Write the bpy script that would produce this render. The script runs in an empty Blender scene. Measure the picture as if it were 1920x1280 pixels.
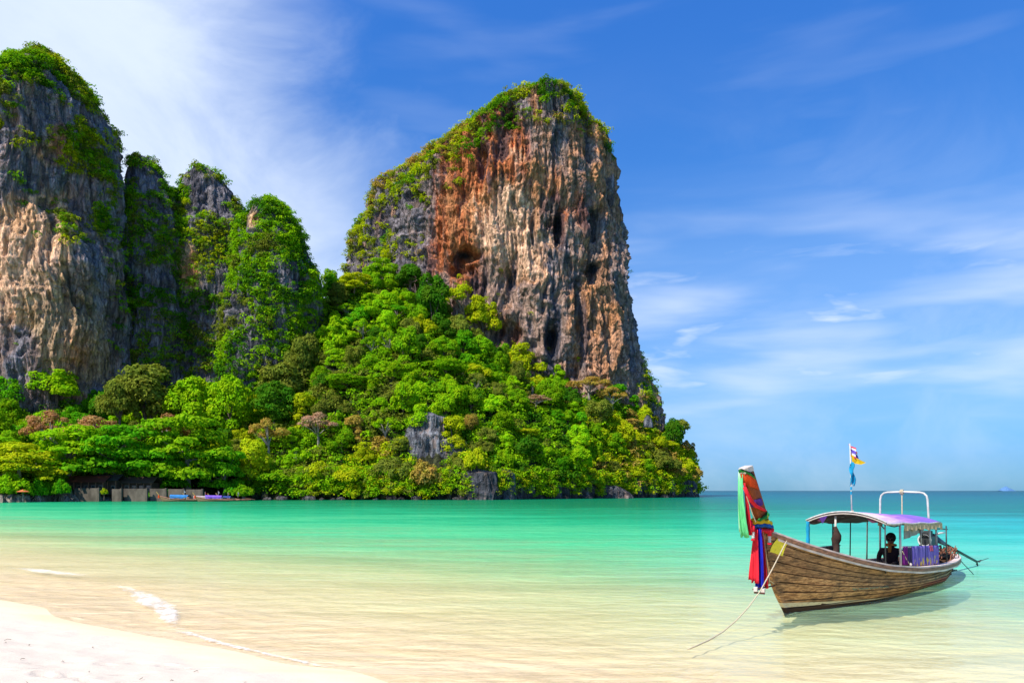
import bpy, math, random
import numpy as np
from mathutils import Vector

random.seed(7)
RNG = np.random.default_rng(7)
PI = math.pi
S = bpy.context.scene
COL = S.collection

# ------------------------------------------------------------------ camera, light, exposure
F, HOR, CAMZ = 1400.0, 919.5, 2.6
cam_data = bpy.data.cameras.new('camera')
cam = bpy.data.objects.new('camera', cam_data)
COL.objects.link(cam)
cam.location = (0, 0, CAMZ)
cam.rotation_euler = (PI / 2, 0, 0)
cam_data.sensor_width = 36
cam_data.lens = 36 * F / 1920
cam_data.shift_y = (HOR - 640) / 1920
cam_data.clip_start = 0.1
cam_data.clip_end = 200000
S.camera = cam

SUN_EL, SUN_BACK = math.radians(50), math.radians(44)
SUN = Vector((-math.cos(SUN_EL) * math.cos(SUN_BACK), -math.cos(SUN_EL) * math.sin(SUN_BACK), math.sin(SUN_EL)))
sun_data = bpy.data.lights.new('sun', 'SUN')
sun_data.energy = 5.0
sun_data.angle = math.radians(0.5)
sun_data.color = (1.0, 0.95, 0.86)
sun = bpy.data.objects.new('sun', sun_data)
COL.objects.link(sun)
sun.rotation_euler = (-SUN).to_track_quat('-Z', 'Y').to_euler()

S.view_settings.view_transform = 'Standard'
S.view_settings.look = 'None'
S.view_settings.exposure = 0.42
S.view_settings.gamma = 1
S.cycles.max_bounces = 6
S.cycles.transparent_max_bounces = 12
S.cycles.use_denoising = True

world = bpy.data.worlds.new('World')
S.world = world
world.use_nodes = True


class NG:
    """small node graph helper"""
    def __init__(s, tree):
        s.t = tree
        s.n = tree.nodes
        s.l = tree.links

    def node(s, kind, **kw):
        n = s.n.new(kind)
        for k, v in kw.items():
            setattr(n, k, v)
        return n

    def put(s, sock, v):
        if isinstance(v, bpy.types.NodeSocket):
            s.l.new(v, sock)
        elif v is not None:
            if sock.type == 'RGBA' and len(v) == 3:
                v = (*v, 1)
            sock.default_value = v

    def m(s, op, a, b=None, c=None, clamp=False):
        n = s.node('ShaderNodeMath', operation=op, use_clamp=clamp)
        for i, v in enumerate((a, b, c)):
            s.put(n.inputs[i], v)
        return n.outputs[0]

    def vm(s, op, a, b=None):
        n = s.node('ShaderNodeVectorMath', operation=op)
        s.put(n.inputs[0], a)
        s.put(n.inputs[1], b)
        return n.outputs[0]

    def mix(s, f, a, b, blend='MIX'):
        n = s.node('ShaderNodeMix', data_type='RGBA', blend_type=blend)
        s.put(n.inputs[0], f)
        s.put(n.inputs[6], a)
        s.put(n.inputs[7], b)
        return n.outputs[2]

    def noise(s, vec, scale, detail=3, rough=0.5, dist=0.0, dim='3D'):
        n = s.node('ShaderNodeTexNoise', noise_dimensions=dim)
        s.put(n.inputs['Vector'], vec)
        n.inputs['Scale'].default_value = scale
        n.inputs['Detail'].default_value = detail
        n.inputs['Roughness'].default_value = rough
        n.inputs['Distortion'].default_value = dist
        return n.outputs['Fac']

    def smooth(s, v, a, b, lo=0.0, hi=1.0):
        n = s.node('ShaderNodeMapRange', interpolation_type='SMOOTHSTEP')
        s.put(n.inputs[0], v)
        for i, q in enumerate((a, b, lo, hi)):
            s.put(n.inputs[i + 1], q)
        return n.outputs[0]

    def scale(s, vec, sc):
        n = s.node('ShaderNodeMapping')
        s.put(n.inputs[0], vec)
        n.inputs['Scale'].default_value = sc
        return n.outputs[0]

    def ramp(s, f, stops):
        n = s.node('ShaderNodeValToRGB')
        e = n.color_ramp.elements
        while len(e) < len(stops):
            e.new(0.5)
        for i, (p, c) in enumerate(stops):
            e[i].position = p
            e[i].color = (*c, 1)
        s.put(n.inputs[0], f)
        return n.outputs[0]

    def xyz(s, vec):
        n = s.node('ShaderNodeSeparateXYZ')
        s.put(n.inputs[0], vec)
        return n.outputs

    def comb(s, x, y, z):
        n = s.node('ShaderNodeCombineXYZ')
        for i, v in enumerate((x, y, z)):
            s.put(n.inputs[i], v)
        return n.outputs[0]

    def bump(s, h, strength, dist):
        n = s.node('ShaderNodeBump')
        n.inputs['Strength'].default_value = strength
        n.inputs['Distance'].default_value = dist
        s.put(n.inputs['Height'], h)
        return n.outputs[0]


def srgb(r, g, b):
    return tuple((c / 255 / 12.92) if c <= 10 else ((c / 255 + 0.055) / 1.055) ** 2.4 for c in (r, g, b))


# ------------------------------------------------------------------ sky
g = NG(world.node_tree)
bg = g.n['Background']
sky = g.node('ShaderNodeTexSky', sky_type='NISHITA')
sky.sun_disc = False
sky.sun_elevation = SUN_EL
sky.sun_rotation = math.atan2(SUN.x, SUN.y)
sky.air_density = 1.0
sky.dust_density = 0.2
sky.ozone_density = 3.0
tc = g.node('ShaderNodeTexCoord')
D = g.vm('NORMALIZE', tc.outputs['Generated'])
dx, dy, dz = g.xyz(D)
az = g.m('ARCTAN2', dx, dy)
el = g.m('ARCSINE', dz)
hsv = g.node('ShaderNodeHueSaturation'); hsv.inputs['Saturation'].default_value = 1.15
g.l.new(sky.outputs[0], hsv.inputs['Color'])
skyc = g.mix(1.0, hsv.outputs[0], g.ramp(g.m('DIVIDE', el, 1.2), [(0.0, (0.19, 0.47, 1.0)), (0.03, (0.27, 0.53, 1.02)), (0.11, (0.47, 0.80, 1.14)), (0.25, (0.62, 1.06, 1.46)), (0.5, (0.56, 1.18, 1.9))]), 'MULTIPLY')
# clouds: (azimuth, elevation) fields; all around the sky
wv = g.comb(g.m('MULTIPLY', az, 1.6), g.m('MULTIPLY', el, 9.0), 0.3)
n1 = g.noise(wv, 2.4, 4, 0.45, 0.2)
wv2 = g.comb(g.m('ADD', g.m('MULTIPLY', az, 2.0), g.m('MULTIPLY', el, 1.2)), g.m('SUBTRACT', g.m('MULTIPLY', el, 3.0), az), 1.7)
n2 = g.noise(wv2, 1.6, 6, 0.6, 0.6)
edge = g.m('SUBTRACT', g.m('SUBTRACT', -0.15, g.m('MULTIPLY', g.m('SUBTRACT', el, 0.22), 0.62)), az)
edge = g.m('ADD', edge, g.m('MULTIPLY', g.m('SUBTRACT', n2, 0.5), 0.45))
bank = g.smooth(edge, -0.22, 0.22)
bank = g.m('MULTIPLY', bank, g.smooth(az, -2.6, -1.6))
bank = g.m('MULTIPLY', bank, g.smooth(n2, 0.1, 0.7, 0.62, 0.90))
lowb = g.m('MULTIPLY', g.smooth(el, 0.04, 0.12), g.smooth(el, 0.42, 0.22))
wisp = g.m('MULTIPLY', g.smooth(n1, 0.38, 0.78, 0.16, 0.85), g.m('MULTIPLY', lowb, 0.72))
hi = g.m('MULTIPLY', g.smooth(n1, 0.5, 0.8), g.m('MULTIPLY', g.smooth(el, 0.2, 0.4), 0.08))
veil = g.m('MULTIPLY', g.smooth(n2, 0.35, 0.75), g.m('MULTIPLY', g.smooth(el, 0.55, 0.15), 0.28))
n3 = g.noise(g.comb(g.m('MULTIPLY', az, 4.0), g.m('MULTIPLY', el, 15.0), 5.1), 2.0, 4, 0.5, 0.3)
puff = g.m('MULTIPLY', g.smooth(n3, 0.46, 0.76), g.m('MULTIPLY', g.m('MULTIPLY', g.smooth(el, 0.08, 0.16), g.smooth(el, 0.34, 0.22)), 0.75))
bank = g.m('MAXIMUM', bank, puff)
cl = g.m('MAXIMUM', bank, g.m('MAXIMUM', wisp, g.m('MAXIMUM', hi, veil)))
g.l.new(g.mix(cl, skyc, (6.9, 7.8, 9.3)), bg.inputs[0])
bg.inputs[1].default_value = 0.094


# ------------------------------------------------------------------ numpy noise
_perm = np.random.default_rng(3).permutation(256)
_perm = np.concatenate([_perm, _perm])
_grad = np.random.default_rng(4).normal(size=(256, 3))
_grad /= np.linalg.norm(_grad, axis=1, keepdims=True)


def perlin(p):
    p = np.asarray(p, float)
    i = np.floor(p).astype(int)
    f = p - i
    u = f * f * f * (f * (f * 6 - 15) + 10)
    i &= 255
    out = np.zeros(len(p))
    for a in (0, 1):
        for b in (0, 1):
            for c in (0, 1):
                h = _perm[_perm[_perm[(i[:, 0] + a) & 255] + ((i[:, 1] + b) & 255)] + ((i[:, 2] + c) & 255)]
                gr = _grad[h]
                d = gr[:, 0] * (f[:, 0] - a) + gr[:, 1] * (f[:, 1] - b) + gr[:, 2] * (f[:, 2] - c)
                w = (u[:, 0] if a else 1 - u[:, 0]) * (u[:, 1] if b else 1 - u[:, 1]) * (u[:, 2] if c else 1 - u[:, 2])
                out += w * d
    return out * 1.6


def fbm(p, sc=(1, 1, 1), octv=4, rough=0.5):
    p = np.asarray(p, float) * np.asarray(sc)
    out, a = np.zeros(len(p)), 1.0
    for k in range(octv):
        out += a * perlin(p * 2 ** k + 17.3 * k)
        a *= rough
    return out


def sstep(x, a, b):
    t = np.clip((x - a) / (b - a), 0, 1)
    return t * t * (3 - 2 * t)


# ------------------------------------------------------------------ object helpers
def tag(o, label=None, cat=None, group=None, kind=None):
    if label: o['label'] = label
    if cat: o['category'] = cat
    if group: o['group'] = group
    if kind: o['kind'] = kind
    return o


def link(name, me, parent=None, mat=None, smooth=False):
    o = bpy.data.objects.new(name, me)
    COL.objects.link(o)
    if parent is not None:
        o.parent = parent
    if mat is not None:
        me.materials.append(mat)
    if smooth:
        me.polygons.foreach_set('use_smooth', [True] * len(me.polygons))
    return o


def empty(name, loc=(0, 0, 0), rz=0.0):
    o = bpy.data.objects.new(name, None)
    o.empty_display_size = 0.1
    COL.objects.link(o)
    o.location = loc
    o.rotation_euler = (0, 0, rz)
    return o


def np_mesh(name, V, Fq, colors=None):
    """mesh from arrays; Fq is (n,4) or (n,3)"""
    me = bpy.data.meshes.new(name)
    V = np.asarray(V, np.float32)
    Fq = np.asarray(Fq, np.int32)
    k = Fq.shape[1]
    me.vertices.add(len(V))
    me.vertices.foreach_set('co', V.ravel())
    me.loops.add(Fq.size)
    me.loops.foreach_set('vertex_index', Fq.ravel())
    me.polygons.add(len(Fq))
    me.polygons.foreach_set('loop_start', np.arange(0, Fq.size, k, dtype=np.int32))
    me.polygons.foreach_set('loop_total', np.full(len(Fq), k, np.int32))
    me.update(calc_edges=True)
    if colors is not None:
        at = me.color_attributes.new('Col', 'FLOAT_COLOR', 'POINT')
        c4 = np.ones((len(V), 4), np.float32)
        c4[:, :3] = colors
        at.data.foreach_set('color', c4.ravel())
    return me


def grid_faces(nu, nv, wrap=False):
    """faces of nu columns by nv rows, index = r*nu + c"""
    c = np.arange(nu if wrap else nu - 1)
    r = np.arange(nv - 1)
    C, R = np.meshgrid(c, r)
    C, R = C.ravel(), R.ravel()
    C2 = (C + 1) % nu
    return np.stack([R * nu + C, R * nu + C2, (R + 1) * nu + C2, (R + 1) * nu + C], 1)


class MB:
    """collects boxes, tubes and sheets and links them as ONE mesh"""
    def __init__(s):
        s.v, s.f = [], []

    def add(s, v, f):
        o = len(s.v)
        s.v += [tuple(map(float, q)) for q in v]
        s.f += [tuple(int(i) + o for i in q) for q in f]
        return s

    def box(s, c, d, rz=0.0, ry=0.0, taper=1.0):
        co, si = math.cos(rz), math.sin(rz)
        cy, sy = math.cos(ry), math.sin(ry)
        v = []
        for z in (-1, 1):
            for x, y in ((-1, -1), (1, -1), (1, 1), (-1, 1)):
                k = taper if z > 0 else 1
                X, Y, Z = x * d[0] / 2 * k, y * d[1] / 2 * k, z * d[2] / 2
                X, Z = X * cy + Z * sy, -X * sy + Z * cy
                v.append((c[0] + X * co - Y * si, c[1] + X * si + Y * co, c[2] + Z))
        return s.add(v, [(3, 2, 1, 0), (4, 5, 6, 7), (0, 1, 5, 4), (1, 2, 6, 5), (2, 3, 7, 6), (3, 0, 4, 7)])

    def tube(s, pts, r, n=8, flat=1.0, cap=True):
        P = [Vector(p) for p in pts]
        R = r if hasattr(r, '__len__') else [r] * len(P)
        v, f = [], []
        up = Vector((0, 0, 1))
        prev = None
        for i, p in enumerate(P):
            t = (P[min(i + 1, len(P) - 1)] - P[max(i - 1, 0)]).normalized()
            if prev is None:
                a = t.cross(up)
                if a.length < 0.05:
                    a = t.cross(Vector((0, 1, 0)))
            else:
                a = prev - t * prev.dot(t)
            a.normalize()
            prev = a
            b = t.cross(a)
            for k in range(n):
                an = 2 * PI * k / n
                v.append(p + a * (R[i] * math.cos(an)) + b * (R[i] * flat * math.sin(an)))
        for i in range(len(P) - 1):
            for k in range(n):
                k2 = (k + 1) % n
                f.append((i * n + k, i * n + k2, (i + 1) * n + k2, (i + 1) * n + k))
        if cap:
            f.append(tuple(range(n))[::-1])
            f.append(tuple((len(P) - 1) * n + k for k in range(n)))
        return s.add(v, f)

    def sheet(s, fn, nu, nv, thick=0.0):
        v = [fn(i / (nu - 1), j / (nv - 1)) for j in range(nv) for i in range(nu)]
        return s.add(v, [tuple(q) for q in grid_faces(nu, nv)])

    def ball(s, c, r, n=8, m=6, sq=(1, 1, 1)):
        v, f = [], []
        for j in range(m + 1):
            th = PI * j / m
            for i in range(n):
                ph = 2 * PI * i / n
                v.append((c[0] + r * sq[0] * math.sin(th) * math.cos(ph), c[1] + r * sq[1] * math.sin(th) * math.sin(ph), c[2] + r * sq[2] * math.cos(th)))
        for j in range(m):
            for i in range(n):
                i2 = (i + 1) % n
                f.append((j * n + i, (j + 1) * n + i, (j + 1) * n + i2, j * n + i2))
        return s.add(v, f)

    def build(s, name, mat, parent=None, smooth=False, solid=0.0, bevel=0.0, sub=0):
        me = bpy.data.meshes.new(name)
        me.from_pydata(s.v, [], s.f)
        me.update()
        o = link(name, me, parent, mat, smooth)
        if solid:
            md = o.modifiers.new('s', 'SOLIDIFY'); md.thickness = solid; md.offset = 0
        if bevel:
            md = o.modifiers.new('b', 'BEVEL'); md.width = bevel; md.segments = 2
        if sub:
            md = o.modifiers.new('u', 'SUBSURF'); md.levels = sub; md.render_levels = sub
        return o


# ------------------------------------------------------------------ materials
MATS = {}


def mat(name, col, rough=0.7, metal=0.0, vary=0.25, nscale=6.0, stretch=(1, 1, 1), bump=0.0, bdist=0.01, spec=0.3, col2=None, trans=0.0):
    if name in MATS:
        return MATS[name]
    m = bpy.data.materials.new(name)
    m.use_nodes = True
    q = NG(m.node_tree)
    b = q.n['Principled BSDF']
    t = q.node('ShaderNodeTexCoord')
    v = q.scale(t.outputs['Object'], stretch)
    n = q.noise(v, nscale, 5, 0.6)
    f = q.smooth(n, 0.3, 0.7)
    c2 = col2 if col2 else tuple(c * (1 - vary) for c in col)
    q.l.new(q.mix(f, col, c2), b.inputs['Base Color'])
    b.inputs['Roughness'].default_value = rough
    b.inputs['Metallic'].default_value = metal
    b.inputs['Specular IOR Level'].default_value = spec
    if bump:
        q.l.new(q.bump(q.noise(v, nscale * 3, 5, 0.6), bump, bdist), b.inputs['Normal'])
    if trans:
        tr = q.node('ShaderNodeBsdfTranslucent')
        tr.inputs[0].default_value = (*col, 1)
        mx = q.node('ShaderNodeMixShader')
        mx.inputs[0].default_value = trans
        q.l.new(b.outputs[0], mx.inputs[1]); q.l.new(tr.outputs[0], mx.inputs[2])
        q.l.new(mx.outputs[0], q.n['Material Output'].inputs[0])
    MATS[name] = m
    return m


def leaf_material(name, source):
    m = bpy.data.materials.new(name)
    m.use_nodes = True
    q = NG(m.node_tree)
    q.n.remove(q.n['Principled BSDF'])
    if source == 'object':
        base = q.node('ShaderNodeObjectInfo').outputs['Color']
        pos = q.node('ShaderNodeTexCoord').outputs['Object']
    else:
        a = q.node('ShaderNodeAttribute'); a.attribute_name = 'Col'
        base = a.outputs['Color']
        pos = q.node('ShaderNodeNewGeometry').outputs['Position']
    n = q.noise(pos, 0.55, 3, 0.6)
    n2 = q.noise(pos, 3.0, 2, 0.6)
    hs = q.node('ShaderNodeHueSaturation')
    q.put(hs.inputs['Hue'], q.smooth(n, 0.3, 0.7, 0.478, 0.52))
    q.put(hs.inputs['Value'], q.smooth(n2, 0.25, 0.75, 0.7, 1.3))
    q.l.new(base, hs.inputs['Color'])
    c = hs.outputs[0]
    d = q.node('ShaderNodeBsdfDiffuse'); q.l.new(c, d.inputs[0])
    t = q.node('ShaderNodeBsdfTranslucent'); q.l.new(q.mix(1.0, c, (1.0, 1.1, 0.5), 'MULTIPLY'), t.inputs[0])
    mx = q.node('ShaderNodeMixShader'); mx.inputs[0].default_value = 0.40
    q.l.new(d.outputs[0], mx.inputs[1]); q.l.new(t.outputs[0], mx.inputs[2])
    q.l.new(mx.outputs[0], q.n['Material Output'].inputs[0])
    return m


LEAF = leaf_material('leaf_by_tree', 'object')
LEAFC = leaf_material('leaf_by_patch', 'attr')
BARK = mat('bark', (0.16, 0.12, 0.09), 0.95, vary=0.5, nscale=1.5)
BARK_PALE = mat('bark_pale', (0.34, 0.29, 0.24), 0.95, vary=0.4, nscale=1.5)


def rock_material(name, fine=1.0):
    m = bpy.data.materials.new(name)
    m.use_nodes = True
    q = NG(m.node_tree)
    b = q.n['Principled BSDF']
    a = q.node('ShaderNodeAttribute'); a.attribute_name = 'Col'
    pos = q.node('ShaderNodeNewGeometry').outputs['Position']
    v = q.scale(pos, (1, 1, 0.12))
    n1 = q.noise(v, 0.9 * fine, 6, 0.7, 0.3)
    n2 = q.noise(pos, 0.45 * fine, 5, 0.65, 0.5)
    n3 = q.noise(v, 0.28 * fine, 4, 0.6, 0.2)
    f = q.smooth(n1, 0.34, 0.68, 0.62, 1.45)
    f2 = q.smooth(n2, 0.35, 0.65, 0.75, 1.2)
    c = q.mix(1.0, a.outputs['Color'], q.comb(f, f, f), 'MULTIPLY')
    c = q.mix(1.0, c, q.comb(f2, f2, f2), 'MULTIPLY')
    c = q.mix(q.smooth(n3, 0.60, 0.72, 0, 0.6), c, (0.035, 0.035, 0.045))
    q.l.new(c, b.inputs['Base Color'])
    b.inputs['Roughness'].default_value = 0.95
    b.inputs['Specular IOR Level'].default_value = 0.1
    vo = q.node('ShaderNodeTexVoronoi', feature='DISTANCE_TO_EDGE'); vo.inputs['Scale'].default_value = 0.45 * fine
    q.put(vo.inputs['Vector'], q.vm('ADD', q.scale(pos, (1, 1, 0.35)), q.vm('MULTIPLY', q.comb(n1, n2, n3), (2.2, 2.2, 2.2))))
    crack = q.smooth(vo.outputs['Distance'], 0.0, 0.12)
    vc = q.node('ShaderNodeTexVoronoi'); vc.inputs['Scale'].default_value = 0.30 * fine
    q.put(vc.inputs['Vector'], q.vm('ADD', q.scale(pos, (1, 1, 0.25)), q.vm('MULTIPLY', q.comb(n2, n1, n3), (3, 3, 3))))
    h = q.m('ADD', q.m('MULTIPLY', n1, 1.0), q.m('ADD', q.m('MULTIPLY', n2, 0.35), q.m('ADD', q.m('MULTIPLY', crack, 0.45), q.m('MULTIPLY', vc.outputs['Distance'], -0.5))))
    q.l.new(q.bump(h, 1.0, 1.6 / fine), b.inputs['Normal'])
    return m


ROCK = rock_material('limestone')


# ------------------------------------------------------------------ sea, beach, far shore
SHN = (0.584, 0.811)
SHC = 7.15


def shore_s(x, y):
    p = np.stack([np.ravel(x), np.ravel(y), np.zeros(np.size(x))], 1)
    wob = 0.55 * perlin(p * (0.16, 0.16, 1)) + 0.25 * perlin(p * (0.5, 0.5, 1) + 9)
    return np.ravel(x) * SHN[0] + np.ravel(y) * SHN[1] - SHC + wob


def beach_z(x, y):
    s = shore_s(x, y)
    z = np.where(s < 0, -s * 0.05 + 0.012 * s * s, -0.032 * s)
    z = np.where(s < -8, 0.4 + 0.77 + (-s - 8) * 0.05, z)
    z = np.maximum(z, -3.0 - 0 * s)
    return z


def make_beach():
    xs = np.unique(np.concatenate([np.linspace(-400, -40, 30), np.linspace(-40, -18, 60), np.linspace(-18, 14, 420), np.linspace(14, 40, 90), np.linspace(40, 400, 40)]))
    ys = np.unique(np.concatenate([np.linspace(-120, 5, 30), np.linspace(5, 22, 260), np.linspace(22, 60, 120), np.linspace(60, 420, 60)]))
    X, Y = np.meshgrid(xs, ys)
    X, Y = X.ravel(), Y.ravel()
    z = beach_z(X, Y)
    s = shore_s(X, Y)
    dry = sstep(-s, 0.1, 1.2)
    p = np.stack([X, Y, 0 * X], 1)
    near = (np.abs(X) < 30) & (Y < 40) & (Y > 3)
    rel = np.zeros(len(X))
    rel[near] = 0.030 * perlin(p[near] * (1.6, 1.6, 1)) * dry[near] + 0.012 * perlin(p[near] * (4, 4, 1)) * dry[near]
    # low ripples left by the water on the shallow bed
    wet = near & (s > 0.2)
    rel[wet] += 0.010 * np.sin((X[wet] * 0.5 + Y[wet] * 0.86) * 9 + 4 * perlin(p[wet] * (0.7, 0.7, 1)))
    z = z + rel
    # a few footprints pressed into the dry sand
    fr = np.random.default_rng(12)
    prints = []
    for (px, py, n, an) in ((70, 1222, 5, 0.3), (95, 1243, 4, -0.4), (155, 1250, 5, 0.9), (210, 1262, 4, 0.2), (10, 1240, 3, 0.1), (130, 1262, 3, 2.4)):
        yy = CAMZ * F / (py - HOR) * 0.86
        xx = (px - 960) / F * yy
        for k in range(n):
            prints.append((xx + math.cos(an) * 0.42 * k + fr.normal() * 0.05, yy + math.sin(an) * 0.42 * k + (0.11 if k % 2 else -0.11), an + fr.normal() * 0.2))
    for (fx, fy, an) in prints:
        m = (np.abs(X - fx) < 0.5) & (np.abs(Y - fy) < 0.5)
        u = (X[m] - fx) * math.cos(an) + (Y[m] - fy) * math.sin(an)
        w = -(X[m] - fx) * math.sin(an) + (Y[m] - fy) * math.cos(an)
        d = np.sqrt((u / 0.14) ** 2 + (w / 0.07) ** 2)
        z[m] += -0.06 * (1 - sstep(d, 0.6, 1.1)) + 0.012 * np.exp(-((d - 1.35) / 0.3) ** 2)
    me = np_mesh('beach_sand', np.stack([X, Y, z], 1), grid_faces(len(xs), len(ys)))
    m = bpy.data.materials.new('sand')
    m.use_nodes = True
    q = NG(m.node_tree)
    b = q.n['Principled BSDF']
    pos = q.node('ShaderNodeNewGeometry').outputs['Position']
    px_, py_, pz_ = q.xyz(pos)
    n = q.noise(pos, 1.1, 5, 0.6)
    n2 = q.noise(pos, 60, 3, 0.7)
    n3 = q.noise(q.scale(pos, (0.25, 1.6, 1)), 0.8, 4, 0.6)
    zz = q.m('ADD', pz_, q.m('MULTIPLY', q.m('SUBTRACT', n, 0.5), 0.05))
    dryf = q.smooth(zz, 0.0, 0.065)
    dryc = q.mix(q.smooth(n2, 0.3, 0.7), (0.70, 0.60, 0.49), (0.60, 0.505, 0.40))
    wetc = q.mix(q.smooth(n3, 0.3, 0.7), (0.88, 0.69, 0.455), (0.80, 0.605, 0.37))
    c = q.mix(dryf, wetc, dryc)
    q.l.new(c, b.inputs['Base Color'])
    q.put(b.inputs['Roughness'], q.smooth(dryf, 0, 1, 0.45, 0.95))
    b.inputs['Specular IOR Level'].default_value = 0.2
    q.l.new(q.bump(q.m('ADD', n2, q.noise(pos, 12, 4, 0.6)), 0.35, 0.02), b.inputs['Normal'])
    o = link('beach_sand', me, None, m, True)
    tag(o, 'pale sand of the beach running out under the clear shallow water', kind='structure')


make_beach()


def make_water():
    V = np.array([(-60000, -500, 0), (60000, -500, 0), (60000, 60000, 0), (-60000, 60000, 0)])
    me = np_mesh('sea_water', V, np.array([[0, 1, 2, 3]]))
    m = bpy.data.materials.new('sea_water')
    m.use_nodes = True
    q = NG(m.node_tree)
    q.n.remove(q.n['Principled BSDF'])
    pos = q.node('ShaderNodeNewGeometry').outputs['Position']
    x, y, z = q.xyz(pos)
    s = q.m('SUBTRACT', q.m('ADD', q.m('MULTIPLY', x, SHN[0]), q.m('MULTIPLY', y, SHN[1])), SHC)
    # broad patches of deeper and shallower water
    big = q.noise(q.scale(pos, (0.35, 1, 1)), 0.11, 4, 0.55)
    sp = q.m('MAXIMUM', q.m('ADD', s, q.m('MULTIPLY', q.m('MULTIPLY', q.m('SUBTRACT', big, 0.5), 1.3), q.m('MAXIMUM', s, 0))), 0)
    # wavelets (three sizes, longer along x because the swell comes in to the beach)
    w1 = q.noise(q.scale(pos, (0.45, 1.0, 1)), 2.4, 4, 0.6, 0.3)
    w2 = q.noise(q.scale(pos, (0.35, 1.0, 1)), 0.55, 3, 0.6, 0.2)
    w3 = q.noise(q.scale(pos, (0.3, 1.0, 1)), 0.10, 3, 0.55)
    wn = q.m('ADD', q.m('MULTIPLY', q.m('SUBTRACT', w1, 0.5), 0.7), q.m('MULTIPLY', q.m('SUBTRACT', w2, 0.5), 0.7))
    sp2 = q.m('MAXIMUM', q.m('MULTIPLY', sp, q.m('ADD', 1.0, q.m('MULTIPLY', wn, 0.9))), 0)  # wavelets shift colour and clearness, painting in refracted ripple contrast
    lg = q.m('DIVIDE', q.m('LOGARITHM', q.m('ADD', sp2, 1.0), 10.0), 3.5)
    body = q.ramp(lg, [(0.0, (0.85, 0.78, 0.48)), (0.25, (0.66, 0.82, 0.44)), (0.35, (0.34, 0.76, 0.36)), (0.41, (0.11, 0.66, 0.29)), (0.48, (0.020, 0.40, 0.175)),
                       (0.58, (0.005, 0.18, 0.07)), (0.72, (0.003, 0.13, 0.075)), (0.80, (0.001, 0.10, 0.065)), (1.0, (0.0005, 0.065, 0.045))])
    open_sky_tint = q.smooth(q.m('SUBTRACT', x, q.m('MULTIPLY', y, 0.20)), -6, 34)  # open water bluer; part of the sky reflection put into the body colour
    body = q.mix(open_sky_tint, body, q.mix(1.0, body, (0.9, 1.0, 2.3), 'MULTIPLY'))
    al = q.ramp(lg, [(0.0, (0, 0, 0)), (0.15, (0.03,) * 3), (0.25, (0.12,) * 3), (0.30, (0.26,) * 3), (0.35, (0.48,) * 3), (0.41, (0.80,) * 3), (0.48, (1, 1, 1))])
    tint = q.ramp(lg, [(0.0, (1, 1, 1)), (0.15, (1.0, 1.0, 0.97)), (0.3, (0.90, 1.0, 0.90)), (0.42, (0.6, 0.97, 0.85)), (0.5, (0.5, 0.95, 0.85))])
    w0 = q.noise(q.scale(pos, (0.5, 1.0, 1)), 7.0, 3, 0.6, 0.3)
    h = q.m('ADD', q.m('ADD', q.m('MULTIPLY', w0, 0.03), q.m('MULTIPLY', w1, 0.15)), q.m('ADD', q.m('MULTIPLY', w2, 0.35), q.m('MULTIPLY', w3, 1.2)))
    nb = q.bump(h, 1.0, 1.0)
    tr = q.node('ShaderNodeBsdfTransparent'); q.l.new(tint, tr.inputs[0])
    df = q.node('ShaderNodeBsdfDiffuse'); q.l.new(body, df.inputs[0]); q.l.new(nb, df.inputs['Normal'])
    mx = q.node('ShaderNodeMixShader'); q.l.new(al, mx.inputs[0]); q.l.new(tr.outputs[0], mx.inputs[1]); q.l.new(df.outputs[0], mx.inputs[2])
    gl = q.node('ShaderNodeBsdfGlossy'); gl.inputs['Roughness'].default_value = 0.06
    q.l.new(nb, gl.inputs['Normal'])
    fr = q.node('ShaderNodeFresnel'); fr.inputs['IOR'].default_value = 1.33; q.l.new(nb, fr.inputs['Normal'])
    ff = q.m('MINIMUM', q.m('MULTIPLY', fr.outputs[0], 0.8), 0.33)
    mx2 = q.node('ShaderNodeMixShader'); q.l.new(ff, mx2.inputs[0]); q.l.new(mx.outputs[0], mx2.inputs[1]); q.l.new(gl.outputs[0], mx2.inputs[2])
    q.l.new(mx2.outputs[0], q.n['Material Output'].inputs[0])
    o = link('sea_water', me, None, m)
    tag(o, 'clear turquoise sea shading from sandy shallows to deep blue horizon', kind='structure')


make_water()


# ------------------------------------------------------------------ hill terrain round the bay
def P(px, py, Y):
    """world point seen at photo pixel (px, py) when it lies Y metres ahead"""
    return ((px - 960) / F * Y, Y, CAMZ + (HOR - py) / F * Y)


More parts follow.
